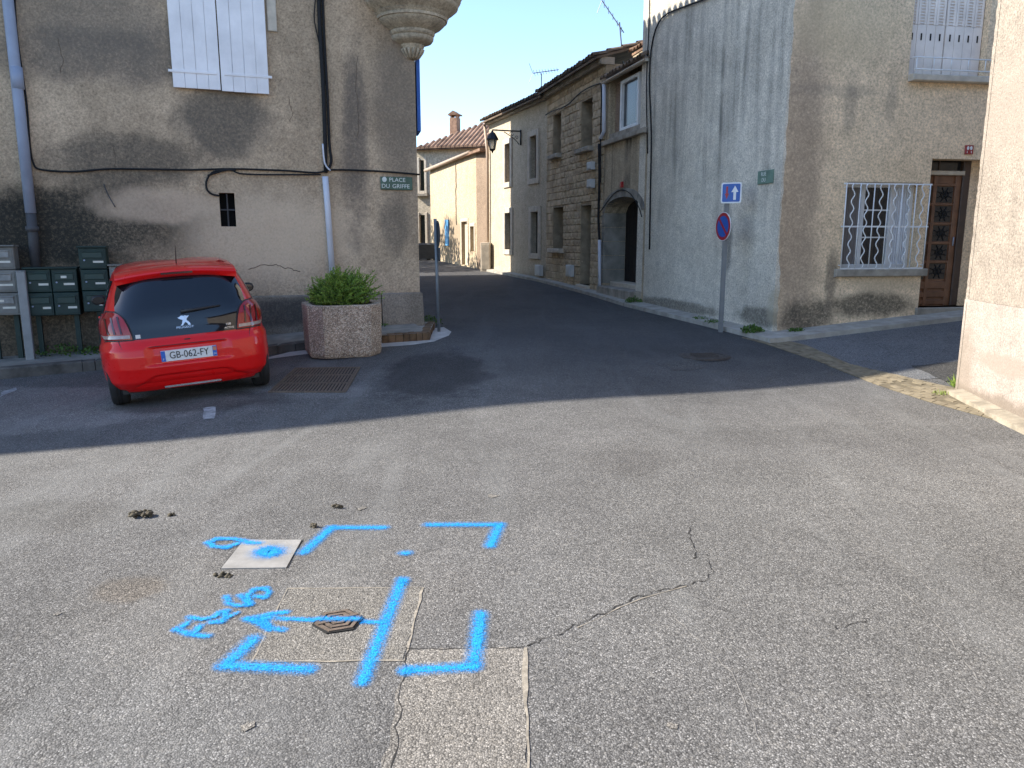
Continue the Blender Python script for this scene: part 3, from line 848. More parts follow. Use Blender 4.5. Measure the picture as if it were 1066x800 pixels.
# plinth with flared corner
ztop = FL.pt(420, 306)[1]
mb = MB()
for (a, b) in ((-.10, .62), (.64, 1.66), (1.68, 3.0)):
    mb.cur = 0
    mb.hexa([FL.W(a, .10, -.3), FL.W(b, .10, -.3), FL.W(b, 0, -.3), FL.W(a, -.02, -.3), FL.W(a + (.09 if a < 0 else 0), .045, ztop), FL.W(b, .045, ztop), FL.W(b, 0, ztop + .02), FL.W(a + (.09 if a < 0 else 0), 0, ztop + .02)])
pl = mb.build('plinth', M_plinth, lh)
mb = MB(); mb.hexa([FLS.W(-.08, .09, -.3), FLS.W(2, .09, -.3), FLS.W(2, 0, -.3), FLS.W(-.08, 0, -.3), FLS.W(-.04, .04, ztop), FLS.W(2, .04, ztop), FLS.W(2, 0, ztop + .02), FLS.W(-.04, 0, ztop + .02)])
mb.build('plinth', M_plinth, lh)
# small barred opening
fpart('opening_back', FL, (hole[0] - .02, hole[1] + .02, hole[2] - .02, hole[3] + .02), -.24, -.215, M_dark, lh)
sm, zm = (hole[0] + hole[1]) / 2, (hole[2] + hole[3]) / 2
mb = MB(); mb.tube([FL.W(sm, -.08, hole[2]), FL.W(sm, -.08, hole[3])], .012, 6); mb.tube([FL.W(hole[0], -.08, zm), FL.W(hole[1], -.08, zm)], .012, 6)
mb.build('opening_bars', M_cast, lh)
# shutters
zb = FL.pt(228, 95)[1]; zt = zb + 1.75
sA = FL.pt(180, 80)[0]; sB = FL.pt(229.5, 80)[0]; sC = FL.pt(279, 80)[0]
for (s0, s1, dz, lab) in ((sB + .006, sA, 0.0, 'left'), (sC, sB - .006, -.015, 'right')):
    sh = MB(); sh.fbox(FL, s0 + .03, s1 - .03, .025, .045, zb + dz + .03, zt); sh = sh.build('shutter', M_shut, lh)
    npl = 4
    wdt = (s1 - s0) / npl
    for i in range(npl):
        a = s0 + i * wdt; e = .0008 + random.uniform(0, .0016)
        fpart('plank', FL, (a + e, a + wdt - e, zb + dz + random.uniform(0, .006), zt), .047, .078 + random.uniform(-.002, .002), M_shut, sh, .002)
    for hz in (.20, 1.5):
        fpart('hinge_strap', FL, (s0 - (.05 if lab == 'right' else -.04), s1 + (.05 if lab == 'left' else -.04), zb + hz, zb + hz + .035), .078, .088, M_shut, sh, .003)
sD, zD = FL.pt(285, 15)
fpart('window_trim', FL, (sC - .16, sC - .03, zb + .85, zt), .0, .035, M_trim, lh, .01)
# pipes and cables
def pipe(F, px, r, n, mat, name, parent):
    mb = MB(); mb.tube([F.at(u, v, n) for u, v in px], r, 12); return mb.build(name, mat, parent, True)
dp = pipe(FL, [(-4, -90), (8, 0), (20, 110), (32, 222)], .066, .09, M_zinc, 'downpipe', lh)
mb = MB(); mb.tube([FL.at(16.5, 70, .09), FL.at(19, 93, .09)], .073, 12); mb.build('pipe_sleeve', M_zinc, dp, True)
mb = MB(); mb.tube([FL.at(32, 222, .09), FL.at(34.5, 246, .09), FL.at(38, 285, .09)], .062, 12); mb.tube([FL.at(33.4, 236, .09), FL.at(33.9, 241, .09)], .08, 12); mb.build('pipe_foot', M_cast, dp, True)
pipe(FL, [(338.5, 184), (341, 215), (347, 300)], .046, .05, M_pvc, 'conduit', lh)
cable('cable', FL, [(14, -30), (17, 30), (23, 75), (28, 110), (31, 150), (35, 171), (44, 177), (75, 179), (100, 177), (120, 176), (160, 176.5), (200, 177), (240, 176), (275, 177), (300, 178), (330, 180), (346, 177), (385, 178), (415, 180), (437, 182)], .014, M_black, lh, .025)
cable('cable', FL, [(216, 183), (238, 177), (250, 181), (275, 182), (305, 182), (334, 182)], .011, M_black, lh, .035)
cable('cable', FL, [(246, 177), (225, 178), (216, 186), (215, 196), (220, 202), (228, 204)], .014, M_black, lh, .03)
cable('cable', FL, [(331, -30), (333, 30), (336, 80), (338, 130), (339, 180)], .030, M_black, lh, .035)
cable('cable', FL, [(335, -30), (337.5, 40), (341, 100), (343, 150), (345, 168), (341, 178)], .020, M_black, lh, .03)
cable('cable', FL, [(331, -20), (327, 15), (330, 35), (336, 60)], .009, M_black, lh, .03)
cable('cable', FL, [(336, 150), (338, 170), (344, 178)], .013, M_pvc, lh, .06)
cable('cable', FL, [(108, 192), (112, 202), (120, 216)], .007, M_cast, lh, .015)
# cracks and lifted edges in the render
M_scar = simple('crack_in_render', (.10, .072, .05), .95, 0, .3, 12)
for px in ([(258, 281), (272, 277), (288, 275), (297, 279), (306, 281), (316, 284)], [(118, 150), (121, 168), (119, 178)], [(372, 60), (370, 95), (374, 120), (371, 150)], [(300, 100), (304, 118), (301, 131)], [(60, 40), (66, 62), (62, 80)]):
    Q = []
    for a, b in zip(px, px[1:]):
        for k in range(4): Q.append((a[0] + (b[0] - a[0]) * k / 4 + random.uniform(-1, 1), a[1] + (b[1] - a[1]) * k / 4 + random.uniform(-1, 1)))
    cable('wall_crack', FL, Q, .005 if px[0][0] == 258 else .003, M_scar, lh, .001, 4, 1)
# corbelled turret
tz = lambda v: FL.pt(432, v)[1]
cx, cy = CL[0] - .03, CL[1]
pr = [(.02, tz(63)), (.09, tz(60)), (.145, tz(52)), (.165, tz(50)), (.17, tz(48)), (.20, tz(47)), (.275, tz(45)), (.30, tz(42.5)), (.305, tz(40)), (.285, tz(39.4)), (.30, tz(39)), (.32, tz(37)), (.325, tz(35)), (.31, tz(34.4)),
      (.34, tz(33)), (.41, tz(30)), (.46, tz(26.5)), (.475, tz(25)), (.48, tz(24)), (.50, tz(23.6)), (.51, tz(21)), (.495, tz(20.5)), (.515, tz(19)), (.535, tz(17.5)), (.525, tz(17)), (.55, tz(15.5)), (.60, tz(13)), (.63, tz(11)), (.64, tz(10.4)), (.655, tz(9.5)),
      (.665, tz(6.5)), (.655, tz(6)), (.685, tz(4)), (.70, tz(2)), (.69, tz(1.5)), (.71, tz(-1)), (.74, tz(-5)), (.80, tz(-9)), (.82, tz(-12)), (.82, tz(-17)), (.79, tz(-18)), (.79, 8.2)]
mb = MB(); mb.lathe([(r * 1.06, z) for r, z in pr], (cx, cy, 0), 48)
tur = mb.build('corner_turret', M_corbel, lh, True); smooth_by_angle(tur, 50)
mb = MB()
for k in range(14):
    a = k * 2 * math.pi / 14
    mb.tube([(cx + r * math.cos(a), cy + r * math.sin(a), z) for r, z in ((.165, tz(52)), (.15, tz(55)), (.105, tz(60)), (.03, tz(63)))], [.022, .022, .016, .008], 6)
mb.build('flute', M_corbel, tur, True)
mb = MB(); mb.lathe([(.93, 8.2), (.9, 8.26), (.5, 8.8), (.0, 9.3)], (cx, cy, 0), 24); mb.build('turret_roof', M_tile, lh)
# blue shutter folded back on the flank
M_bluesh = simple('blue_shutter_paint', (.03, .13, .48), .6, 0, .15, 4)
r = FLS.rect(433, 66, 437, 129)
mb = MB(); mb.fbox(FLS, .12, .70, .03, .085, r[2] - .05, r[3] + .2); mb.build('blue_shutter', M_bluesh, lh)
# street name plate
def nameplate(name, F, rr, lines, label, size, mat, n0=.008, xs=1.0, emblem=False, sgn=1):
    s0, s1, z0, z1 = rr
    t = thing(name, F.W((s0 + s1) / 2, n0, z0), label, 'sign', 'green street name plates')
    mb = MB(); mb.fbox(F, s0, s1, n0, n0 + .018, z0, z1, .006); mb.build('plate', mat, t)
    xd = F.t * sgn
    for txt, du, dz, sz in lines:
        text_mesh('lettering', txt, sz, M_plate_txt, t, frameM(F.W((s0 + s1) / 2, n0 + .020, (z0 + z1) / 2 + dz) + xd * du, xd, (0, 0, 1)), .001, xs)
    if emblem:
        mb = MB(); c0 = F.W((s0 + s1) / 2, n0 + .018, (z0 + z1) / 2 + .055) - xd * .19
        P = [c0 + xd * .036 * math.cos(a) + Vector((0, 0, .04 * math.sin(a))) for a in [k * math.pi / 6 for k in range(12)]]
        mb.prism(P, F.n * .003); mb.build('emblem', M_plate_txt, t)
    return t
rr = FL.rect(396, 184.5, 429, 198)
nameplate('street_name_sign', FL, rr, [('PLACE', .01, .05, .085), ('DU', -.172, -.045, .086), ('GRIFFE', .066, -.045, .086)], 'green enamel street name plate on the left house corner', 1, M_green_plate, .008, 1.05, True, -1)
# ------------------------------------------------------------------ corner house with grille and door
ch = thing('corner_house', (P0[0], P0[1], g(*P0)), 'corner house with grey cement flank and beige roughcast door front', 'house')
HC = 8.6
wr = FD.rect(879, 190, 957, 280); dr = FD.rect(963, 166, 1040, 322); ur = FD.rect(951, -46, 1031, 82)
dz0 = FD.pt(980, 320)[1]
dr = (dr[0], dr[1], dz0, dr[3])
wall(FD, 'front_wall', 0, 9.5, -.3, HC, [wr, dr, ur], .26, M_beige, ch)
wall(FG, 'flank_wall', 0, FG.L + .3, -.3, HC, [], .2, M_grey, ch)
mb = MB(); a = FD.W(9.5, 0, 0); b = FG.W(FG.L + .3, 0, 0); bb = b + FD.t * 8
for p, q in ((a, bb), (bb, b)):
    mb.quad(p + Vector((0, 0, -.3)), q + Vector((0, 0, -.3)), q + Vector((0, 0, HC)), p + Vector((0, 0, HC)))
mb.build('rear_wall', M_beige, ch, fix=False)
mb = MB(); pc = FD.W(0, 0, HC); e = [FD.W(9.5, .3, HC), pc + FD.n * .3 + FG.n * .3, b + FG.n * .3 + Vector((0, 0, HC)), bb + Vector((0, 0, HC))]
mm = sum(e, Vector()) / 4 + Vector((0, 0, 1.2)); mb.add(e + [mm], [(0, 1, 4), (1, 2, 4), (2, 3, 4), (3, 0, 4), (3, 2, 1, 0)])
mb.build('roof', M_tile, ch, fix=False)
# the grey render wraps the corner with a ragged edge
mb = MB(); zz = .1; prev = None
while zz < 8.4:
    wv = .03 + random.uniform(-.014, .014) + (.04 if zz < 1.35 else 0) + (.02 if abs(zz - 3) < .15 else 0)
    cur = (FD.W(-.004, .006, zz), FD.W(wv, .006, zz))
    if prev: mb.quad(prev[0], prev[1], cur[1], cur[0]); mb.quad(prev[1], FD.W(prev[2] + .004, -.01, prev[3]), FD.W(wv + .004, -.01, zz), cur[1])
    prev = (*cur, wv, zz); zz += .09
mb.build('render_edge', M_grey, ch, fix=False)
# grille window
win = thing('dummy', (0, 0, 0), 'x', 'x'); bpy.data.objects.remove(win)
s0, s1, z0, z1 = wr
wn_ = fpart('window', FD, (s0 - .02, s1 + .02, z0 - .02, z1 + .02), -.30, -.25, M_dark, ch)
fpart('pane', FD, (s0 + (s1 - s0) * .34, s0 + (s1 - s0) * .70, z0 + .06, z1 - .05), -.245, -.235, M_glass, wn_)
for a, b_ in ((.0, .05), (.30, .35), (.69, .76), (.95, 1.0)):
    fpart('frame', FD, (s0 + (s1 - s0) * a, s0 + (s1 - s0) * b_, z0, z1), -.25, -.20, M_white_metal, wn_, .006)
for a, b_ in ((0, .05), (.95, 1)):
    fpart('frame', FD, (s0, s1, z0 + (z1 - z0) * a, z0 + (z1 - z0) * b_), -.25, -.202, M_white_metal, wn_, .006)
for zf in (.36, .68):
    fpart('glazing_bar', FD, (s0 + (s1 - s0) * .35, s0 + (s1 - s0) * .69, z0 + (z1 - z0) * zf, z0 + (z1 - z0) * zf + .022), -.235, -.215, M_white_metal, wn_)
M_curtd = simple('grey_inner_curtain', (.22, .20, .19), .95, 0, .12, 4)
for (a, b_) in ((.05, .30), (.76, .95)):
    mb = MB(); k = 14
    for i in range(k):
        ua = s0 + (s1 - s0) * (a + (b_ - a) * i / k); ub = s0 + (s1 - s0) * (a + (b_ - a) * (i + 1) / k)
        na = -.235 + .012 * (i % 2); nb_ = -.235 + .012 * ((i + 1) % 2)
        mb.quad(FD.W(ua, na, z0 + .05), FD.W(ub, nb_, z0 + .05), FD.W(ub, nb_, z1 - .05), FD.W(ua, na, z1 - .05))
    mb.build('curtain', M_curtain if a > .5 else M_curtd, wn_, True, fix=False)
sr = FD.rect(868, 281, 963, 288)
fpart('window_sill', FD, (sr[0], sr[1], z0 - .12, z0), -.2, .07, M_conc_d, ch, .012)
gr_ = FD.rect(876, 192, 962, 279.5)
gs0, gs1, gz0, gz1 = gr_
mb = MB()
for zf in (.0, .5, 1.0):
    zq = gz0 + (gz1 - gz0) * zf
    mb.fbox(FD, gs0 - (.04 if zf else 0), gs1 + (.03 if zf else 0), .045, .060, zq - .012, zq + .012)
for sq in (gs0, gs1):
    for zq in (gz0 + .05, gz1 - .05, (gz0 + gz1) / 2):
        mb.tube([FD.W(sq, -.02, zq), FD.W(sq, .05, zq)], .008, 6)
grl = mb.build('window_grille', M_white_metal, ch)
nb = 13
for i in range(nb):
    s = gs0 + (gs1 - gs0) * i / (nb - 1)
    mb = MB()
    if i % 2 == 0:
        mb.tube([FD.W(s, .06, gz0), FD.W(s, .06, gz1)], .0095, 6)
    else:
        k = 48
        mb.tube([FD.W(s + .026 * math.sin(j / k * 2 * math.pi * 6), .06, gz0 + (gz1 - gz0) * j / k) for j in range(k + 1)], .0095, 6)
    mb.build('grille_bar', M_white_metal, grl, True)
# door recess
s0, s1, z0, z1 = dr
fpart('recess_back', FD, (s0 - .1, s1 + .1, z0 - .1, z1 + .1), -.42, -.40, M_dark, ch)
dl0 = s0 - .03; dl1 = FD.pt(994, 250, -.26)[0]
tz0 = FD.pt(985, 183, -.26)[1]
door = fpart('front_door', FD, (dl0, dl1, z0, tz0), -.30, -.27, M_wood, ch)
fpart('transom_pane', FD, (dl0, dl1 + .02, tz0 + .08, z1 - .01), -.33, -.30, M_glass, ch)
fpart('transom_bar', FD, (dl0, dl1 + .02, tz0 + .003, tz0 + .07), -.30, -.20, M_trim, ch, .01)
mb = MB(); mb.fbox(FD, (dl0 + dl1) / 2 - .01, (dl0 + dl1) / 2 + .01, -.30, -.285, tz0 + .08, z1); mb.build('transom_rib', M_wood_d, ch)
dw = dl1 - dl0
pane_h = (tz0 - z0 - .62) / 5
cols = ((.07, .22), (.36, .80))
for i in range(5):
    zb_ = z0 + .44 + i * (pane_h + .012) ; zt_ = zb_ + pane_h - .04
    for (a, b_) in ((.08, .36), (.47, .85)):
        pn = fpart('pane', FD, (dl0 + dw * a, dl0 + dw * b_, zb_, zt_), -.271, -.266, M_glass, door)
        mb = MB(); cs = dl0 + dw * (a + b_) / 2; cz = (zb_ + zt_) / 2; hs = dw * (b_ - a) / 2; hz = (zt_ - zb_) / 2
        for k in range(8):
            an = k * math.pi / 4 + .39
            mb.tube([FD.W(cs, -.258, cz), FD.W(cs + math.cos(an) * hs * .95, -.258, cz + math.sin(an) * hz * .95)], .006, 5)
        mb.tube([FD.W(cs + math.cos(an) * hs * .45, -.256, cz + math.sin(an) * hz * .45) for an in [k * math.pi / 6 for k in range(13)]], .006, 5)
        mb.build('ironwork', M_black, door)
    fpart('rail', FD, (dl0, dl1, zt_ + .006, zt_ + .046), -.27, -.248, M_wood, door, .006)
for a, b_ in ((0, .07), (.375, .455), (.87, 1.0)):
    fpart('stile', FD, (dl0 + dw * a, dl0 + dw * b_, z0, tz0), -.27, -.246, M_wood, door, .006)
for a, b_ in ((.02, .10), (.14, .24), (.28, .40)):
    fpart('bottom_panel', FD, (dl0, dl1, z0 + a, z0 + b_), -.27, -.25, M_wood, door, .01)
mb = MB(); mb.tube([FD.W(dl1 - .06, -.22, z0 + .98), FD.W(dl1 - .06, -.22, z0 + 1.12)], .012, 6); mb.build('handle', M_zinc, door, True)
fpart('door_post', FD, (dl1, dl1 + .13, z0, z1), -.32, -.22, M_wood_d, ch, .01)
fpart('tan_pier', FD, (dl1 + .135, dl1 + .36, z0 - .05, z1 + .05), -.36, -.23, M_beige, ch)
M_blk = simple('glass_blocks', (.16, .19, .18), .25, 0, .25, 6)
for i in range(8):
    fpart('glass_block', FD, (dl1 + .37, dl1 + .57, z0 + .35 + i * .205, z0 + .35 + i * .205 + .195), -.33, -.25, M_blk, ch, .02)
fpart('door_step', FD, (s0 - .05, s1 + .2, z0 - .35, z0), -.39, .05, M_conc_d, ch, .015)
# upper shutters
s0, s1, z0, z1 = ur
M_shut2 = simple('greyed_white_shutter', (.80, .71, .63), .7, 0, .14, 3, .1, 30, .3)
sm = (s0 + s1) / 2
fpart('shutter_back', FD, (s0 - .03, s1 + .03, z0 - .03, z1 + .03), -.25, -.22, M_dark, ch)
for (a, b_) in ((s0 + .01, sm - .012), (sm + .006, s1 - .01)):
    sh = fpart('shutter', FD, (a, b_, z0 + .01, z1), -.16, -.135, M_shut2, ch)
    npan = 4; wd = (b_ - a) / npan
    for i in range(npan):
        p0 = a + i * wd; p1 = p0 + wd
        fpart('leaf', FD, (p0 + .003, p1 - .003, z0 + .015, z0 + .78), -.134, -.118, M_shut2, sh, .004)
        fpart('leaf', FD, (p0 + .003, p0 + wd * .26, z0 + .783, z1), -.134, -.118, M_shut2, sh, .004)
        fpart('leaf', FD, (p1 - wd * .26, p1 - .003, z0 + .783, z1), -.134, -.118, M_shut2, sh, .004)
        mb = MB()
        for k in range(22):
            zq = z0 + .80 + k * .042
            mb.hexa([FD.W(p0 + wd * .26, -.12, zq), FD.W(p1 - wd * .26, -.12, zq), FD.W(p1 - wd * .26, -.134, zq + .018), FD.W(p0 + wd * .26, -.134, zq + .018),
                     FD.W(p0 + wd * .26, -.12, zq + .008), FD.W(p1 - wd * .26, -.12, zq + .008), FD.W(p1 - wd * .26, -.134, zq + .026), FD.W(p0 + wd * .26, -.134, zq + .026)])
        stuff(mb.build('louvre', M_shut2, sh))
        mb = MB(); mb.fbox(FD, (p0 + p1) / 2 - .012, (p0 + p1) / 2 + .012, -.119, -.114, z0 + .56, z0 + .66); mb.build('leaf_slot', M_dark, sh)
br = FD.rect(945, 80, 1037, 87)
fpart('upper_sill', FD, (br[0], br[1] + .1, br[2], br[3]), -.15, .13, M_trim, ch, .012)
mb = MB()
bz = br[3]; n_ = .09
for zz in (bz + .07, bz + .24):
    mb.tube([FD.W(br[0] + .03, n_, zz), FD.W(br[1] + .05, n_, zz)], .011, 6)
for i in range(6):
    s = br[0] + .06 + i * (br[1] - br[0]) / 5.2
    mb.tube([FD.W(s, n_, bz + (.0 if i in (0, 5) else .07)), FD.W(s, n_, bz + .25)], .009, 6)
mb.tube([FD.W(br[0] + .03, n_, bz + .24), FD.W(br[0] + .03, -.01, bz + .24)], .01, 6)
mb.build('window_rail', M_white_metal, ch, True)
# house number plaque and street name plate
M_red = simple('red_enamel', (.30, .02, .02), .35, 0, .15, 8)
nr = FD.rect(1004, 151.5, 1012.5, 161)
hn = thing('house_number', FD.W((nr[0] + nr[1]) / 2, .01, nr[2]), 'small red and white house number plaque above the brown door', 'sign')
fpart('plate', FD, nr, .005, .02, M_red, hn, .004)
cz = nr[2] + (nr[3] - nr[2]) * .68
for k in (-1, 1):
    mb = MB(); cs = (nr[0] + nr[1]) / 2 + k * .028
    mb.prism([FD.W(cs + .021 * math.cos(a), .020, cz + .030 * math.sin(a)) for a in [j * math.pi / 6 for j in range(12)]], FD.n * .004); mb.build('digit', M_white_metal, hn)
    mb = MB(); mb.fbox(FD, cs - .004 + k * .008, cs + .004 + k * .008, .02, .023, nr[2] + .015, nr[2] + .05); mb.build('red_mark', M_white_metal, hn)
gr2 = FG.rect(790, 177.5, 806, 191.5)
M_green2 = simple('faded_green_enamel', (.13, .21, .165), .5, 0, .25, 8)
np_ = nameplate('street_name_sign', FG, gr2, [('RUE', -.04, .045, .085), ('DU', -.03, -.045, .085)], 'faded green street name plate on the grey wall', 1, M_green2, .008, .9, False, -1)
cable('cable', FG, [(676, 350 - 90), (677, 200), (678, 140), (676, 80), (680, 40), (690, 18), (710, 8), (742, -4), (780, -24)], .016, M_black, ch, .03)
cable('cable', FG, [(674, 160), (673, 90), (675, 40), (676, 15), (676, -20)], .012, M_black, ch, .03)

# ------------------------------------------------------------------ near sunlit house at the right
rh = thing('pink_house', (Q0[0], Q0[1], g(*Q0)), 'sunlit pale pink roughcast house at the right edge', 'house')
zb_ = FR.pt(1010, 312)[1]
wall(FR, 'front_wall', 0, 13, zb_, 5.8, [], .2, M_near, rh)
wall(FR, 'dado', -.012, 13, -.3, zb_, [], .2, M_nearlow, rh, 0, .012)
FRS = Fac(Q0, (Q0[0] + 9.85, Q0[1] + 1.74)); FRS.n = Vector((-.174, .985, 0))
wall(FRS, 'side_wall', 0, 9, -.3, 5.8, [], .2, M_near, rh)
mb = MB(); a = FRS.W(9, 0, 0); b = FR.W(13, 0, 0); bb = b + FRS.t * 9
for p, q in ((a, bb), (bb, b)):
    mb.quad(p + Vector((0, 0, -.3)), q + Vector((0, 0, -.3)), q + Vector((0, 0, 5.8)), p + Vector((0, 0, 5.8)))
mb.build('rear_wall', M_near, rh, fix=False)
mb = MB(); e = [FR.W(0, .25, 5.8), FR.W(13, .25, 5.8), bb + Vector((0, 0, 5.8)), FRS.W(9, .25, 5.8)]
mb.add(e + [sum(e, Vector()) / 4 + Vector((0, 0, 1))], [(0, 1, 4), (1, 2, 4), (2, 3, 4), (3, 0, 4), (3, 2, 1, 0)]); mb.build('roof', M_tile, rh, fix=False)

# rough arris of the near corner
mb = MB(); zz = .0; prev = None
while zz < 5.7:
    j = random.uniform(-.005, .003); pr0 = FR.W(.05, .004 + (.012 if zz < zb_ else 0), zz); pr1 = Vector((Q0[0], Q0[1], zz)) - FR.t * (.012 + j) + FR.n * (.006 + j * .5); pr2 = FRS.W(.06, .004, zz)
    if prev: mb.quad(prev[0], prev[1], pr1, pr0); mb.quad(prev[1], prev[2], pr2, pr1)
    prev = (pr0, pr1, pr2); zz += .045
mb.build('corner_arris', M_near, rh, True, fix=False)

# ------------------------------------------------------------------ house with the arched doorway
ah = thing('arched_house', (P1[0], P1[1], g(*P1)), 'narrow stained house with arched doorway and white upper window', 'house')
ha0 = .12; ha1 = FA.pt(628.5, 270)[0]
zspring = FA.pt(629, 222)[1]; ztop_a = FA.pt(649, 205)[1]; zstep = FA.pt(648, 296)[1]
zled = FA.pt(648, 147)[1]; DEP = .55
amid = (ha0 + ha1) / 2; ahw = (ha1 - ha0) / 2
def arch_z(s): return zspring + (ztop_a - zspring) * math.sqrt(max(0, 1 - ((s - amid) / ahw) ** 2))
mb = MB(); k = 20
mb.quad(FA.W(-.1, 0, -.3), FA.W(ha0, 0, -.3), FA.W(ha0, 0, zled), FA.W(-.1, 0, zled))
mb.quad(FA.W(ha1, 0, -.3), FA.W(FA.L, 0, -.3), FA.W(FA.L, 0, zled), FA.W(ha1, 0, zled))
for i in range(k):
    a = ha0 + (ha1 - ha0) * i / k; b = ha0 + (ha1 - ha0) * (i + 1) / k
    mb.quad(FA.W(a, 0, arch_z(a)), FA.W(b, 0, arch_z(b)), FA.W(b, 0, zled), FA.W(a, 0, zled))
    mb.quad(FA.W(a, 0, arch_z(a)), FA.W(b, 0, arch_z(b)), FA.W(b, -DEP, arch_z(b)), FA.W(a, -DEP, arch_z(a)))
for a in (ha0, ha1): mb.quad(FA.W(a, 0, -.3), FA.W(a, 0, zspring), FA.W(a, -DEP, zspring), FA.W(a, -DEP, -.3))
mb.build('front_wall', M_archwall, ah, fix=False)
dk = fpart('arched_door', FA, (ha0 - .1, ha1 + .1, 0, ztop_a + .1), -DEP - .06, -DEP - .02, M_dark, ah)
M_ddoor = simple('black_brown_planks', (.014, .011, .010), .7, 0, .3, 6)
for i in range(9):
    a = ha0 + (ha1 - ha0) * i / 9
    fpart('plank', FA, (a + .004, a + (ha1 - ha0) / 9 - .004, zstep, ztop_a + .05), -DEP - .02, -DEP + .0, M_ddoor, dk, .006)
M_block = simple('dressed_stone', (.25, .235, .205), .9, 0, .35, 3, .5, 30, .2, 0, False)
zc = zstep - .05
nblk = 5
for i in range(nblk):                                  # jamb blocks on the far reveal and face
    za = zc + (zspring - zc) * i / nblk; zb2 = zc + (zspring - zc) * (i + 1) / nblk
    mb = MB(); wv = .16 if i % 2 else .22
    mb.fbox(FA, ha1 - .012, ha1 + wv, -DEP + .01, .012 + random.uniform(0, .008), za + .006, zb2 - .006, .012); mb.build('jamb_stone', M_block, ah)
for i in range(9):                                     # voussoirs
    t0 = math.pi * i / 9 + .01; t1 = math.pi * (i + 1) / 9 - .01
    P = []
    for t in (t0, (t0 + t1) / 2, t1): P.append((amid - ahw * math.cos(t), zspring + (ztop_a - zspring) * math.sin(t)))
    O = []
    for t in (t1, (t0 + t1) / 2, t0): O.append((amid - (ahw + .17) * math.cos(t), zspring + (ztop_a - zspring + .19) * math.sin(t)))
    mb = MB(); mb.prism([FA.W(a, -.1, z) for a, z in P + O], FA.n * (.118 + random.uniform(0, .006))); mb.build('voussoir', M_block, ah)
fpart('keystone_ornament', FA, (amid - .05, amid + .05, ztop_a + .2, ztop_a + .33), .0, .06, M_red, ah, .01)  # red ornament over the arch, gives no light
cable('cable', FA, [(668, 226), (665, 216), (660, 207), (655, 201), (649, 198), (643, 199), (637, 204), (631, 212), (624, 222)], .009, M_black, ah, .03)
stp = fpart('stone_step', FA, (ha0 - .1, ha1 + .05, -.2, zstep - .10), -DEP, .16, M_conc_d, ah, .02)
fpart('upper_step', FA, (ha0 + .0, ha1 - .02, zstep - .12, zstep), -DEP, -.16, M_trim, ah, .012)
# ledge, recess and upper window
fpart('ledge', FA, (-.1, FA.L - .02, zled, zled + .11), -.8, .10, M_conc_d, ah, .015)
ztop_r = FA.pt(650, 78)[1]
wall(FA, 'recess_wall', -.1, FA.L, zled + .1, ztop_r, [], .1, M_archwall, ah, 0, -.17)
fpart('side_pier', FA, (FA.L - .22, FA.L + .03, zled + .11, ztop_r), -.5, -.01, M_archwall, ah)
fpart('side_pier', FA, (-.1, .08, zled + .11, ztop_r), -.5, -.01, M_grey, ah)
fpart('balustrade', FA, (.1, FA.L - .24, zled + .11, zled + .25), -.3, -.02, M_conc_d, ah, .02)
wr2 = FA.rect(647, 88, 667, 135, -.42)
wz0, wz1 = zled + .24, ztop_r - .06
ws0 = FA.pt(666.5, 110, -.12)[0]; ws1 = FA.pt(647.5, 110, -.12)[0]
M_glass2 = glass_mat('dull_window_glass', (.02, .026, .035), .25)
wi = fpart('upper_window', FA, (ws0, ws1, wz0, wz1), -.17, -.14, M_glass2, ah)
for r_ in ((ws0, ws0 + .08, wz0, wz1), (ws1 - .08, ws1, wz0, wz1), (ws0 + .08, ws1 - .08, wz0, wz0 + .08), (ws0 + .08, ws1 - .08, wz1 - .08, wz1)):
    fpart('frame', FA, r_, -.14, -.07, M_white_metal, wi, .008)
fpart('shutter', FA, (ws1 + .06, ws1 + .40, wz0, wz1), -.16, -.12, M_brown_shade, ah, .01)  # panel carrying the dark brown shading beside the window as colour
fpart('gutter', FA, (-.05, FA.L - .0, ztop_r, ztop_r + .06), .02, .12, M_trim, ah, .02)
mb = MB(); mb.tube([FA.W(FA.L - .08, .07, ztop_r), FA.W(FA.L - .08, .05, zled + .35), FA.W(FA.L + .05, .07, zled + .22), FA.W(FA.L + .12, .07, zled + .20)], .045, 8); mb.build('downpipe', M_pvc, ah, True)
tiles(FA, -.05, FA.L, ztop_r + .06, .16, .42, .9, M_tiled, ah, .2, .075, 'eave_tiles')
zr = FA.pt(650, 62)[1]
fpart('parapet', FA, (-.1, FA.L + .02, ztop_r + .25, zr + .38), -1.3, -.62, M_archwall, ah)
tiles(FA, -.05, FA.L, zr + .38, -.55, .35, .7, M_tile, ah, .2, .08, 'ridge_tiles')
wall(FA, 'rear_body', 0, FA.L - .04, -.2, ztop_r, [], .1, M_archwall, ah, 4.0, -.9)

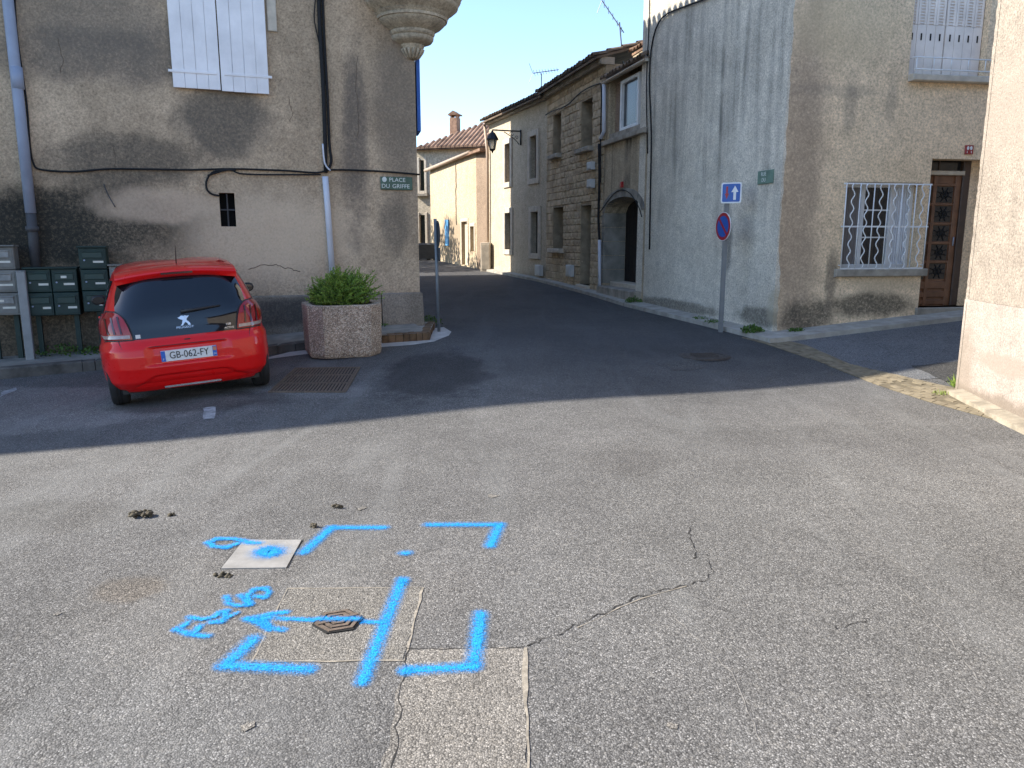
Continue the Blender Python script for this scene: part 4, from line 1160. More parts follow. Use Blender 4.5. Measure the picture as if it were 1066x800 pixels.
# ------------------------------------------------------------------ stone house
sh_ = thing('stone_house', (P2[0], P2[1], g(*P2)), 'honey coloured rubble stone house between the arched house and cream house', 'house')
HS = 5.75
ops = [FS.rect(576, 119, 584, 161), FS.rect(605.5, 104, 617, 154), FS.rect(576, 216, 586.5, 259), FS.rect(604.5, 214, 615, 297)]
wall(FS, 'front_wall', 0, FS.L, -.1, HS, ops, .45, M_mortar, sh_, 4.5)
M_sts = [simple('rubble_stone', c_, .93, 0, .3, 3.0, .6, 25, .15, 0, True) for c_ in ((.47, .37, .245), (.42, .33, .225), (.52, .415, .285))]
smesh = []
for q in range(9):
    bm = bmesh.new(); bmesh.ops.create_cube(bm, size=1.0)
    bmesh.ops.bevel(bm, geom=list(bm.edges), offset=.10, segments=1, affect='EDGES')
    for v in bm.verts: v.co += Vector((random.uniform(-.05, .05), random.uniform(-.12, .12), random.uniform(-.06, .06)))
    me = bpy.data.meshes.new('stone'); bm.to_mesh(me); bm.free(); me.materials.append(M_sts[q % 3]); smesh.append(me)
ang = math.atan2(FS.t.y, FS.t.x)
z = .22; slist = []
while z < HS - .05:
    h = random.uniform(.145, .215); s = random.uniform(-.2, 0)
    while s < FS.L:
        l = random.uniform(.20, .43); a, b = max(s, .01), min(s + l, FS.L - .01)
        cuts = [(a, b)]
        for o_ in ops:
            if z + h > o_[2] + .02 and z < o_[3] - .02:
                nc = []
                for (a_, b_) in cuts:
                    if b_ <= o_[0] or a_ >= o_[1]: nc.append((a_, b_)); continue
                    if a_ < o_[0]: nc.append((a_, o_[0]))
                    if b_ > o_[1]: nc.append((o_[1], b_))
                cuts = nc
        for (a_, b_) in cuts:
            if b_ - a_ > .06: slist.append((a_, b_, z, h))
        s += l
    z += h
slist.sort(key=lambda q: q[0]); ns = len(slist)
rest = MB()
for i, (a_, b_, z, h) in enumerate(slist):
    if i < 300:
        o = bpy.data.objects.new('stone', random.choice(smesh)); COL.objects.link(o); o.parent = sh_
        o.location = FS.W((a_ + b_) / 2, -.026, z + h / 2) - ORI[sh_]
        o.rotation_euler = (0, 0, ang); o.scale = (b_ - a_ - .014, .085 + random.uniform(-.012, .02), h - .014)
    else:
        rest.cur = random.randrange(3)
        rest.fbox(FS, a_ + .007, b_ - .007, -.06, .014 + random.uniform(-.006, .012), z + .007, z + h - .007, .014)
stuff(rest.build('stones', M_sts, sh_))
print('stones', ns)
for k, o_ in enumerate(ops):
    fpart('pane' if k < 3 else 'house_door', FS, (o_[0] - .02, o_[1] + .02, o_[2], o_[3]), -.34, -.30, M_glass if k < 3 else M_wood_d, sh_)
    if k < 3: fpart('window_sill', FS, (o_[0] - .12, o_[1] + .12, o_[2] - .12, o_[2] - .0), -.2, .16, M_conc_d if k < 2 else M_trim, sh_, .02)
fpart('door_step', FS, (ops[3][0] - .05, ops[3][1] + .05, ops[3][2] - .3, ops[3][2]), -.3, .12, M_trim, sh_, .02)
fpart('cornice', FS, (-.02, FS.L + .05, HS - .02, HS + .14), -.2, .16, M_conc_d, sh_, .03)
tiles(FS, -.05, FS.L + .1, HS + .12, .34, .75, 2.6, M_tiled, sh_, .22, .085)
cable('cable', FS, [(625, 190), (625.5, 130), (626, 92), (622, 88), (605, 96), (590, 110), (575, 116), (568, 120)], .016, M_black, sh_, .08)
cable('cable', FS, [(623.5, 150), (624, 190), (623, 225), (624.5, 260)], .03, M_black, sh_, .08)
mb = MB(); mb.tube([FS.at(624.2, 250, .1), FS.at(624.2, 312, .1)], .04, 8); mb.build('downpipe', M_pvc, sh_, True)
M_box = simple('grey_meter_box', (.50, .51, .50), .6, 0, .1, 5)
def boxthing(F, r_, lab, n1=.16, mat=None):
    t = thing('meter_box', F.W((r_[0] + r_[1]) / 2, 0, r_[2]), lab, 'meter box')
    b = fpart('case', F, r_, .05, n1, mat or M_box, t, .012)
    w_ = r_[1] - r_[0]; h_ = r_[3] - r_[2]
    fpart('lid', F, (r_[0] + w_ * .1, r_[1] - w_ * .1, r_[2] + h_ * .12, r_[3] - h_ * .08), n1, n1 + .012, mat or M_box, t, .006)
boxthing(FS, FS.rect(594.5, 276, 599.5, 288), 'grey meter box low on the stone house wall')
boxthing(FS, FS.rect(617, 169, 621.5, 177), 'upper small grey junction box on the stone house edge')
boxthing(FS, FS.rect(617, 187, 621.5, 196), 'lower small grey junction box on the stone house edge')
boxthing(FC, FC.rect(561.5, 276, 567, 287), 'white meter box at the foot of the cream house')

# ------------------------------------------------------------------ cream house
cr_ = thing('cream_house', (P3[0], P3[1], g(*P3)), 'cream rendered house with pale framed windows behind the street lantern', 'house')
HCm = 5.72
wins = [FC.rect(552.5, 142, 559.5, 186), FC.rect(526.5, 150, 531.8, 190), FC.rect(553.5, 221, 561, 264), FC.rect(526.5, 222, 532.5, 260)]
wall(FC, 'front_wall', 0, FC.L, -.1, HCm, wins, .16, M_cream, cr_, 5)
M_sh3 = simple('dull_brown_shutter', (.13, .105, .095), .7, 0, .2, 4)
for k, o_ in enumerate(wins):
    wd = fpart('window', FC, (o_[0] - .02, o_[1] + .02, o_[2] - .02, o_[3] + .02), -.17, -.15, M_glass if k > 1 else M_sh3, cr_)
    fw = .17
    for r_ in ((o_[0] - fw, o_[0], o_[2] - fw, o_[3] + fw), (o_[1], o_[1] + fw, o_[2] - fw, o_[3] + fw), (o_[0], o_[1], o_[3], o_[3] + fw), (o_[0], o_[1], o_[2] - fw, o_[2])):
        fpart('surround', FC, r_, -.05, .05, M_trim, wd, .01)
    mid = (o_[0] + o_[1]) / 2
    fpart('mullion', FC, (mid - .03, mid + .03, o_[2], o_[3]), -.15, -.12, M_sh3, wd)
fpart('cornice', FC, (-.02, FC.L + .05, HCm - .02, HCm + .10), -.2, .14, M_conc_d, cr_, .03)
tiles(FC, -.1, FC.L + .15, HCm + .08, .32, .8, 2.8, M_tiled, cr_, .22, .085)
M_copper = simple('tan_gutter_pipe', (.36, .27, .20), .6, 0, .15, 4)
mb = MB(); mb.tube([FC.W(FC.L + .12, .12, HCm), FC.W(FC.L - .1, .10, HCm - .9), FC.W(FC.L - .1, .08, .5)], .05, 8); mb.build('downpipe', M_copper, cr_, True)
# lantern
lt = thing('street_lantern', FC.at(542, 151, 0), 'black four sided street lantern on a scrolled wall bracket', 'lantern')
la = FC.at(542, 137, .03); out_ = FC.n * 1.0
cL = CAM + ray(521, 150) * ((la - CAM).length / ray(521, 150).length * 1.0)
# the arm runs straight out from the wall
arm_len = .95
tip = la + FC.n * arm_len
M_blk_iron = flat('black_wrought_iron', (.010, .010, .011), .5, 0, .5)
mb = MB(); mb.tube([la, tip], .022, 6); mb.tube([la + Vector((0, 0, .05)), la + Vector((0, 0, -.42))], .024, 6)
sc = [la + FC.n * (.06 + .5 * t) + Vector((0, 0, -.40 + .36 * t ** .7)) for t in [k / 10 for k in range(11)]]
mb.tube(sc, .013, 6)
for c0, rad in ((la + FC.n * .30 + Vector((0, 0, -.10)), .08), (la + FC.n * .13 + Vector((0, 0, -.2)), .06)):
    mb.tube([c0 + FC.n * rad * (1 - a * .1) * math.cos(a) + Vector((0, 0, rad * (1 - a * .1) * math.sin(a))) for a in [k * .5 for k in range(15)]], .009, 5)
mb.build('bracket', M_blk_iron, lt, True)
def lathe4(prof_, c, mat, nm, n=4, rot=.5):
    mb = MB(); mb.lathe([(r_ * .85, z_ * .85) for r_, z_ in prof_], c, n, rot, rot + 2 * math.pi); return mb.build(nm, mat, lt)
hd = tip + Vector((0, 0, -.05))
lathe4([(0, .05), (.03, .04), (.05, -.02), (.11, -.06), (.16, -.14), (.235, -.27), (.235, -.30), (.0, -.29)], hd, M_blk_iron, 'lamp_hood', 8)
m, nt, b, out = newmat('lantern_glass'); b.inputs['Base Color'].default_value = (.75, .74, .68, 1); b.inputs['Roughness'].default_value = .15; b.inputs['Transmission Weight'].default_value = .55
lathe4([(.165, -.30), (.10, -.62), (.0, -.62)], hd, m, 'lamp_pane', 4)
mb = MB()
for k in range(4):
    a = .5 + k * math.pi / 2
    mb.tube([hd + Vector((.149 * math.cos(a), .149 * math.sin(a), -.255)), hd + Vector((.092 * math.cos(a), .092 * math.sin(a), -.535))], .012, 5)
mb.build('lamp_frame', M_blk_iron, lt)
lathe4([(.12, -.62), (.11, -.65), (.04, -.70), (.02, -.76), (.0, -.78)], hd, M_blk_iron, 'lamp_base', 8)
# antennas
M_alu = flat('grey_aluminium', (.16, .17, .19), .5, .3)
def antenna(base, mast_h, boom, lean, lab, nel, el):
    t = thing('television_antenna', base, lab, 'antenna')
    top = base + Vector((lean[0], lean[1], mast_h))
    mb = MB(); mb.tube([base, top], .018, 6); mb.build('mast', M_alu, t)
    b0 = top + Vector(boom[0]); b1 = top + Vector(boom[1]); d = (b1 - b0).normalized(); side = d.cross(Vector((0, 0, 1))).normalized() if abs(d.z) < .9 else Vector((1, 0, 0))
    mb = MB(); mb.tube([b0, b1], .014, 5); mb.build('boom', M_alu, t)
    for k in range(nel):
        p = b0 + (b1 - b0) * (k + .5) / nel
        e_ = (side * .75 + Vector((0, 0, .5))).normalized() * el * (1 - .4 * k / nel)
        mb = MB(); mb.tube([p - e_, p + e_], .007, 4); mb.build('element', M_alu, t)
    for sg in (-1, 1):
        mb = MB(); mb.tube([b0, b0 + Vector((-.12, 0, sg * .30))], .008, 4); mb.build('reflector', M_alu, t)
ab = FC.W(2.9, -1.0, HCm + .45)
antenna(ab, FC.pt(534, 92, -1.0)[1] - ab.z, ((-.28, 0, 0), (.55, -.3, .05)), (0, 0), 'television antenna on the cream house roof', 9, .13)
ab = FS.W(1.9, -1.2, HS + .45)
antenna(ab, 1.0, ((-.45, .1, .55), (.12, 0, -.25)), (-.12, 0), 'small leaning antenna above the stone house roof', 5, .12)

# ------------------------------------------------------------------ ochre barn and its shade-brown return
ob = thing('ochre_barn', (P5[0], P5[1], g(*P5)), 'sunlit peeling ochre barn wall with small blue shutter', 'barn')
HO = FO.pt(497, 160)[1]
od = [FO.rect(464, 229, 467.5, 256), FO.rect(481, 231, 487, 276), FO.rect(490, 236, 494, 262)]
wall(FO, 'front_wall', 0, FO.L, -.1, HO, od, .15, M_ochre, ob, 5)
wall(FB, 'return_wall', 0, FB.L, -.1, HO + .15, [], .1, M_brown_shade, ob)
bs = fpart('blue_shutter', FO, od[0], -.06, .04, simple('sky_blue_shutter', (.10, .34, .62), .6, 0, .12, 4), ob, .01)
M_pale = simple('pale_door_paint', (.50, .43, .32), .7, 0, .15, 3)
for o_ in od[1:]:
    fpart('barn_door', FO, (o_[0], o_[1], o_[2] - .02, o_[3]), -.15, -.11, M_pale, ob)
    for r_ in ((o_[0] - .1, o_[0], o_[2], o_[3] + .12), (o_[1], o_[1] + .1, o_[2], o_[3] + .12), (o_[0], o_[1], o_[3], o_[3] + .12)):
        fpart('door_surround', FO, r_, -.03, .03, M_trim, ob, .01)
mb = MB(); mb.tube([FO.W(.35, .14, HO + .08), FO.W(FO.L + .3, .14, HO - .02)], .075, 10); mb.build('gutter', M_copper, ob, True)
mb = MB(); mb.hexa([FO.W(-1, .18, HO), FO.W(FO.L + .2, .18, HO), FO.W(FO.L + .2, -3, HO), FO.W(-1, -3, HO), FO.W(-1, .18, HO + .10), FO.W(FO.L + .2, .18, HO + .05), FO.W(FO.L + .2, -3, HO + .5), FO.W(-1, -3, HO + .55)]); mb.build('roof', M_tile, ob)
cr2 = [FO.W(FO.pt(475, 200)[0] + random.uniform(-.05, .05), .012, HO - .1 - i * .22) for i in range(12)]
mb = MB(); mb.tube(cr2, .018, 4); mb.build('wall_crack', M_crack, ob)
r_ = FB.rect(501, 253, 511, 282)
t = thing('white_cabinet', (-.98, 28.2, g(-.98, 28.2)), 'white utility cabinet where the shade-brown return meets the cream house', 'cabinet')
z_ = g(-.95, 28.3)
FCab = Fac((-.78, 28.15), (-1.18, 28.2))
mb = MB(); mb.fbox(FCab, .0, .34, -.2, .12, z_ - .05, z_ + 1.02, .015); mb.build('case', M_trim, t)
mb = MB(); mb.fbox(FCab, .03, .31, .12, .132, z_ + .08, z_ + .95, .006); mb.build('lid', M_trim, t)

# ------------------------------------------------------------------ far house
FH = Fac((-3.4, 38.6), (-6.6, 39.6)); FH.n = Vector((-.3, -.95, 0)).normalized() if FH.n.y > 0 else FH.n
fh = thing('far_house', (-4.2, 39, g(-4.2, 39)), 'far cream house with tiled hip roof and brick chimney', 'house')
fz = FH.pt(440, 157)[1]
fw_ = [FH.rect(436.8, 167, 442, 199), FH.rect(437, 224, 443, 258)]
s_r = FH.pt(505, 150)[0]
wall(FH, 'front_wall', s_r - .3, 6.5, -.1, fz, fw_, .15, M_far, fh, 6)
for o_ in fw_:
    wd = fpart('window', FH, (o_[0], o_[1], o_[2], o_[3]), -.15, -.12, M_glass, fh)
    for r_ in ((o_[0] - .12, o_[0], o_[2] - .12, o_[3] + .12), (o_[1], o_[1] + .12, o_[2] - .12, o_[3] + .12), (o_[0], o_[1], o_[2] - .14, o_[2])):
        fpart('surround', FH, r_, -.03, .05, M_trim, wd, .01)
    fpart('window_sill', FH, (o_[0] - .2, o_[1] + .2, o_[2] - .26, o_[2] - .14), 0, .2, M_conc_d, wd, .01)
# hip roof facing the street: eave, hip rising to the ridge at the right
eL = FH.pt(429, 156, .3); eR = FH.pt(506, 153, .3); zE = fz
ridge_s, ridge_z = FH.pt(503, 129, -2.6)
k = 17; mb = MB()
for i in range(k):
    s = eR[0] + (eL[0] - eR[0]) * (i + .5) / k
    frac = min(1.0, (eL[0] - s) / (eL[0] - ridge_s))
    frac = max(.03, frac); nn1 = .35 - 2.95 * frac; zz1 = zE + (ridge_z - zE) * frac
    rr_ = abs(eL[0] - eR[0]) / k * .46
    a = []; b = []
    for j in range(6):
        t_ = math.pi * j / 5
        a.append(FH.W(s - rr_ * math.cos(t_), .35, zE + .05 + rr_ * math.sin(t_))); b.append(FH.W(s - rr_ * math.cos(t_), nn1, zz1 + rr_ * math.sin(t_)))
    mb.add(a + b, [(j, j + 1, 7 + j, 6 + j) for j in range(5)] + [(0, 1, 2, 3, 4, 5)])
rt = stuff(mb.build('roof_tiles', M_tile, fh, fix=False))
mb = MB(); mb.add([FH.W(eL[0], .33, zE), FH.W(eR[0], .33, zE), FH.W(ridge_s, -2.6, ridge_z), FH.W(eR[0] - 3, -2.6, ridge_z), FH.W(eR[0] - 3, .33, zE), FH.W(eL[0], -6, zE)], [(0, 1, 4, 3, 2), (0, 2, 5), (0, 1, 4, 5)]); mb.build('roof', M_tile, fh, fix=False)
cs, czb = FH.pt(473, 140, -2.4); cs0 = FH.pt(469, 130, -2.4)[0]; cs1 = FH.pt(477, 130, -2.4)[0]; czt = FH.pt(473, 123, -2.4)[1]
M_brick = simple('chimney_brick', (.30, .19, .13), .9, 0, .35, 6, .4, 20, .2, 0, False)
fpart('chimney', FH, (min(cs0, cs1), max(cs0, cs1), czb - 1.2, czt), -2.7, -2.25, M_brick, fh, .02)
fpart('chimney_cap', FH, (min(cs0, cs1) - .08, max(cs0, cs1) + .08, czt + .12, czt + .18), -2.8, -2.2, M_brick, fh, .02)
mb = MB(); cm_ = (cs0 + cs1) / 2
mb.prism([FH.W(cm_ - .25, -2.75, czt + .18), FH.W(cm_ + .25, -2.75, czt + .18), FH.W(cm_, -2.75, czt + .34)], FH.n * .55); mb.build('chimney_hat', M_tile, fh)
mb = MB()
for k_ in (-1, 1): mb.fbox(FH, cm_ + k_ * .14 - .04, cm_ + k_ * .14 + .04, -2.7, -2.3, czt, czt + .12)
mb.build('chimney_post', M_brick, fh)
# ------------------------------------------------------------------ left pavement and kerb
M_pave = simple('pavement_cement', (.26, .24, .205), .92, 0, .3, 3, .4, 70, .2, 0, False)
M_kerb = simple('old_kerb_stone', (.115, .105, .092), .92, 0, .45, 4, .5, 40, .2, 0, False)
M_kerb2 = simple('brown_stained_kerb', (.15, .095, .055), .9, 0, .45, 6, .5, 40, .2, 0, False)
kb = [gp(-60, 401), gp(0, 395), gp(100, 386), gp(290, 369), gp(398, 358.5), gp(447, 355)]
kb = [p.copy() for p in kb]
ext = kb[0] + (kb[0] - kb[1]).normalized() * 9
kb = [ext] + kb
KH = .13
def wall_foot(p):   # matching point on the left house wall
    v = Vector((p.x, p.y, 0)) - FL.A
    return FL.A + FL.t * v.dot(FL.t)
mb = MB()
for a, b in zip(kb, kb[1:]):
    k = max(1, int((b - a).length / .5))
    for i in range(k):
        p = a + (b - a) * i / k; q = a + (b - a) * (i + 1) / k
        wp, wq = wall_foot(p), wall_foot(q)
        z0_, z1_ = g(p.x, p.y) + KH - .006, g(q.x, q.y) + KH - .006
        # inner edge rises a little to the wall
        mb.quad((p.x, p.y, z0_), (q.x, q.y, z1_), (wq.x, wq.y, z1_ + .04), (wp.x, wp.y, z0_ + .04))
pav = struct(mb.build('pavement', M_pave, None, True, lift(kb[3], 0)))
# rounded end by the street: apron round the corner
def seglen(a, b): return (Vector(b[:2]) - Vector(a[:2])).length
def kerb_run(a, b, ln, mat, wdt=.15, h=KH, parent=pav, wob=.01):
    d = (b - a); d.z = 0; L = d.length; d.normalize(); nn = Vector((-d.y, d.x, 0))
    if nn.dot(CAM - a) > 0: nn = -nn
    s = 0
    while s < L - .02:
        l = min(ln * random.uniform(.85, 1.15), L - s)
        p = a + d * s; q = a + d * (s + l - .008); j = random.uniform(-wob, wob); hz = h + random.uniform(-.006, .006)
        f0 = [lift(p + nn * j, -.1), lift(q + nn * j, -.1), lift(q + nn * (j + wdt), -.1), lift(p + nn * (j + wdt), -.1)]
        ch_ = .018
        m0 = [lift(p + nn * j, hz - ch_), lift(q + nn * j, hz - ch_), lift(q + nn * (j + wdt), hz), lift(p + nn * (j + wdt), hz)]
        t0 = [lift(p + nn * (j + ch_), hz), lift(q + nn * (j + ch_), hz)]
        mb = MB(); mb.add(f0 + m0 + t0, [(0, 1, 5, 4), (4, 5, 9, 8), (8, 9, 6, 7), (3, 2, 1, 0), (0, 4, 8, 7, 3), (1, 2, 6, 9, 5), (2, 3, 7, 6)])
        mb.build('kerb_stone', mat, parent); s += l
for i in range(len(kb) - 3): kerb_run(kb[i], kb[i + 1], .95, M_kerb)
kerb_run(kb[4], kb[5], .24, M_kerb)
kerb_run(kb[5], kb[6], .105, M_kerb2, .14)
# end of the pavement, turning into the street along the flank
e0 = kb[6]; e1 = FLS.W(.5, .28, 0); e2 = FLS.W(4.0, .24, 0)
kerb_run(e0, Vector((e1.x, e1.y, 0)), .3, M_kerb2, .12)
mb = MB()
ring = [e0, Vector((e1.x, e1.y, 0)), FLS.W(.5, 0, 0), wall_foot(e0)]
mb.add([lift(p, KH - .005) for p in ring] , [(0, 1, 2, 3)]); mb.build('pavement_end', M_pave, pav)
# pale gutter strip at the foot of the kerb, swelling round the corner
gut = G((262, 377), (395, 362), (430, 359.5), (452, 356), (467, 350), (470, 346), (462, 341)); inn = [kb[4] + (kb[5] - kb[4]) * .1, kb[5], kb[5] + (kb[6] - kb[5]) * .6, kb[6], kb[6] + (e1 - kb[6]) * .3, kb[6] + (e1 - kb[6]) * .7, Vector((e1.x, e1.y, 0))]
mb = MB()
for i in range(len(gut) - 1):
    for k in range(5):
        t0, t1 = k / 5, (k + 1) / 5
        a = inn[i] + (inn[i + 1] - inn[i]) * t0; b = inn[i] + (inn[i + 1] - inn[i]) * t1; c = gut[i] + (gut[i + 1] - gut[i]) * t1; d = gut[i] + (gut[i + 1] - gut[i]) * t0
        mb.quad(lift(a, .012), lift(b, .012), lift(c, .005), lift(d, .005))
mb.build('gutter_strip', M_conc, pav)

# ------------------------------------------------------------------ right hand pavement strip
M_strip = simple('grey_strip_concrete', (.36, .335, .29), .92, 0, .25, 5, .35, 70, .2, 0, False)
line = []
for F, w0, w1 in ((FC, .25, .28), (FS, .28, .32), (FA, .32, .40), (FG, .40, .62)):
    A_, B_ = F.W(F.L, w0, 0), F.W(0, w1, 0)
    if F is FG: A_, B_ = F.W(F.L, w0, 0), FD.W(-.3, .5, 0)
    line.append((F, A_, B_))
rp = None
for F, A_, B_ in line:
    A_ = Vector(A_); B_ = Vector(B_)
    mb = MB(); k = max(2, int((B_ - A_).length / .6))
    iA, iB = F.W(F.L, -.02, 0), F.W(0, -.02, 0)
    for i in range(k):
        p, q = A_ + (B_ - A_) * i / k, A_ + (B_ - A_) * (i + 1) / k
        a, b = iA + (iB - iA) * i / k, iA + (iB - iA) * (i + 1) / k
        mb.quad(lift(p, .075), lift(q, .075), lift(b, .09), lift(a, .09))
        mb.quad(lift(p, -.05), lift(q, -.05), lift(q, .075), lift(p, .075))
    if rp is None: rp = struct(mb.build('footway', M_strip, None, False, lift(A_, 0), fix=False))
    else: mb.build('footway_length', M_strip, rp, fix=False)
# front strip of the door front
mb = MB(); k = 22
for i in range(k):
    a0, a1 = -.3 + 7.7 * i / k, -.3 + 7.7 * (i + 1) / k
    w0 = .50
    p, q, b, a = FD.W(a0, w0, 0), FD.W(a1, w0, 0), FD.W(max(0, a1), -.02, 0), FD.W(max(0, a0), -.02, 0)
    mb.quad(lift(p, .075), lift(q, .075), lift(b, .09), lift(a, .09)); mb.quad(lift(p, -.05), lift(q, -.05), lift(q, .075), lift(p, .075))
mb.build('footway_length', M_strip, rp, fix=False)

# ------------------------------------------------------------------ side street, brick channel
sq = [FD.W(-.1, .55, 0), FD.W(12, .55, 0), FD.W(12, 4.1, 0), Vector((4.9, 8.5, 0))]
lo_px = [(772, 352), (795, 358), (850, 376), (915, 402), (970, 420), (1066, 446), (1180, 482)]
hi_px = [(822, 356), (840, 360), (885, 380), (955, 396), (1008, 408), (1070, 431), (1180, 470)]
lo_ = G(*lo_px); hi_ = G(*hi_px)
mb = MB()
R0 = [hi_[0], hi_[1], hi_[2], hi_[3], hi_[4]]
far = [FD.W(.2, .5, 0), FD.W(.8, .5, 0), FD.W(2.2, .5, 0), FD.W(5, .5, 0), FD.W(12, .5, 0)]
R1 = [R0[0], R0[1], R0[2], R0[3], Vector((13.8, 9.6, 0))]
for i in range(4):
    for a in range(6):
        for b in range(6):
            def bl(u, v): return lift((R1[i] + (R1[i + 1] - R1[i]) * u) * (1 - v) + (far[i] + (far[i + 1] - far[i]) * u) * v, .005)
            mb.quad(bl(a / 6, b / 6), bl((a + 1) / 6, b / 6), bl((a + 1) / 6, (b + 1) / 6), bl(a / 6, (b + 1) / 6))
ss = struct(mb.build('side_street', M_side, None, True, lift(R0[2], 0), fix=False))
sheet('shade_patch', G((948, 382), (1012, 375), (1012, 396), (985, 398)), .0095, M_patchshade, ss, 8, 6, .02)  # triangle of shaded ground, the shade put into darker asphalt
M_bed = simple('sandy_mortar_bed', (.15, .125, .085), .95, 0, .3, 9, .4, 60, .2, 0, False)
M_pav3 = simple('ochre_paver', (.21, .175, .12), .92, 0, .3, 7, .4, 50, .2, 0, False)
mb = MB(); mbb = MB()
def blp(i, u, v): return (lo_[i] + (lo_[i + 1] - lo_[i]) * u) * (1 - v) + (hi_[i] + (hi_[i + 1] - hi_[i]) * u) * v
rows = 7
for i in range(len(lo_) - 1):
    L = (lo_[i + 1] - lo_[i]).length; k = max(1, int(L / .15))
    for a in range(k):
        for r_ in range(rows):
            mbb.quad(lift(blp(i, a / k, r_ / rows), .0065), lift(blp(i, (a + 1) / k, r_ / rows), .0065), lift(blp(i, (a + 1) / k, (r_ + 1) / rows), .0065), lift(blp(i, a / k, (r_ + 1) / rows), .0065))
            if i >= 3 and random.random() < .12 + .22 * (i - 3): continue
            if random.random() < .02: continue
            of = (r_ % 2) * .5; u0 = (a + .03 + of) / k; u1 = (a + .97 + of) / k
            if u1 > 1: continue
            v0 = (r_ + .06) / rows; v1 = (r_ + .94) / rows; hh = .010 + random.uniform(0, .004)
            P = [blp(i, u0, v0), blp(i, u1, v0), blp(i, u1, v1), blp(i, u0, v1)]
            mb.hexa([lift(p, .0) for p in P] + [lift(p, hh + random.uniform(-.002, .002)) for p in P])
pc = struct(mbb.build('brick_channel', M_bed, None, False, lift(lo_[2], 0), fix=False))
stuff(mb.build('paving_bricks', M_pav3, pc))
# pale kerb slab at the foot of the near wall
M_bedslab = simple('sandy_kerb_slab', (.30, .26, .20), .92, 0, .35, 6, .4, 60, .2, 0, False)
mb = MB(); k = 9
for i in range(k):
    a, b = .15 + i * .9, .15 + (i + 1) * .9 - .012
    P = [FR.W(a, .15 + .04 * random.random(), 0), FR.W(b, .15 + .04 * random.random(), 0), FR.W(b, -.02, 0), FR.W(a, -.02, 0)]
    mb = MB(); mb.hexa([lift(p, -.05) for p in P] + [lift(p, .05 + .01 * (q > 1)) for q, p in enumerate(P)]); mb.build('kerb_slab', M_bedslab, pc)

# ------------------------------------------------------------------ plants
def leaf_mat(name, c0, c1):
    m, nt, b, out = newmat(name); n = N(nt)
    oi = n.noise(9, 3, .7, n.local())
    c = n.mix(n.ramp(oi, [(.3, 0.0), (.7, 1.0)]), c0, c1)
    n.link(c, b.inputs['Base Color']); b.inputs['Roughness'].default_value = .55; b.inputs['Specular IOR Level'].default_value = .3
    tl_ = nt.nodes.new('ShaderNodeBsdfTranslucent'); n.link(c, tl_.inputs[0]); mx = nt.nodes.new('ShaderNodeMixShader'); mx.inputs[0].default_value = .3
    n.link(b.outputs[0], mx.inputs[1]); n.link(tl_.outputs[0], mx.inputs[2]); n.link(mx.outputs[0], out.inputs[0])
    return m
M_leaf = leaf_mat('shrub_leaf', (.12, .23, .03), (.33, .47, .09))
M_leafd = leaf_mat('weed_leaf', (.05, .11, .02), (.13, .22, .05))
M_stem = flat('green_stem', (.07, .09, .03), .8)
def leaf(mb, p, d, ln, wd, up):
    d = d.normalized(); sd_ = d.cross(up)
    if sd_.length < 1e-3: sd_ = Vector((1, 0, 0))
    sd_.normalize(); nn = sd_.cross(d)
    mb.add([p, p + d * ln * .5 + sd_ * wd + nn * wd * .3, p + d * ln, p + d * ln * .5 - sd_ * wd + nn * wd * .3], [(0, 1, 2), (0, 2, 3)])
def rv(): return Vector((random.gauss(0, 1), random.gauss(0, 1), random.gauss(0, 1))).normalized()
# planter
pcen = gp(357, 374) ; pc_y = pcen.y + .46; pcx = (357 - 533) / 800 * (pc_y + .1); pz = g(pcx, pc_y)
plt = thing('planter', (pcx, pc_y, pz), 'octagonal exposed aggregate concrete planter beside the red car', 'planter')
def aggregate():
    m, nt, b, out = newmat('exposed_aggregate'); n = N(nt)
    d, col = n.voro(80); sp = nt.nodes.new('ShaderNodeSeparateColor'); n.link(col, sp.inputs[0])
    c = n.ramp(sp.outputs[0], [(0.0, (.20, .14, .10)), (.35, (.44, .32, .235)), (.7, (.58, .45, .335)), (1.0, (.78, .68, .55))])
    c = n.mix(n.ramp(d, [(.45, 0.0), (.8, .8)]), c, (.20, .17, .135))
    c = n.mix(1.0, c, n.ramp(n.noise(3, 4, .6), [(.3, .8), (.7, 1.15)]), 'MULTIPLY')
    n.link(c, b.inputs['Base Color']); b.inputs['Roughness'].default_value = .85
    n.bump(n.math('SUBTRACT', 1.0, d), .7, .012, b); return m
M_agg = aggregate()
def octo(hw, c, rot, z):
    P = [(-c, -hw), (c, -hw), (hw, -c), (hw, c), (c, hw), (-c, hw), (-hw, c), (-hw, -c)]
    return [Vector((pcx + x * math.cos(rot) - y * math.sin(rot), pc_y + x * math.sin(rot) + y * math.cos(rot), z)) for x, y in P]
rot = R(21); mb = MB()
lv = [(.455, .29, .0), (.47, .30, .02), (.478, .305, .06), (.495, .315, .66), (.492, .313, .68), (.482, .306, .69), (.41, .26, .69), (.40, .25, .60)]
rings = [octo(a, c, rot, pz + z - (.01 if z == 0 else 0)) for a, c, z in lv]
pts = [p for r_ in rings for p in r_]
mb.add(pts, [(i * 8 + k, i * 8 + (k + 1) % 8, (i + 1) * 8 + (k + 1) % 8, (i + 1) * 8 + k) for i in range(len(lv) - 1) for k in range(8)] + [tuple(7 - k for k in range(8))])
mb.build('pot', M_agg, plt)
mb = MB(); mb.add(octo(.405, .255, rot, pz + .63), [tuple(range(8))]); mb.build('soil', simple('potting_soil', (.05, .035, .022), .95, 0, .3, 20), plt)
bush = thing('shrub', (pcx, pc_y, pz + .63), 'dense bright green leafy shrub growing in the planter', 'shrub')
mb = MB(); ms = MB()
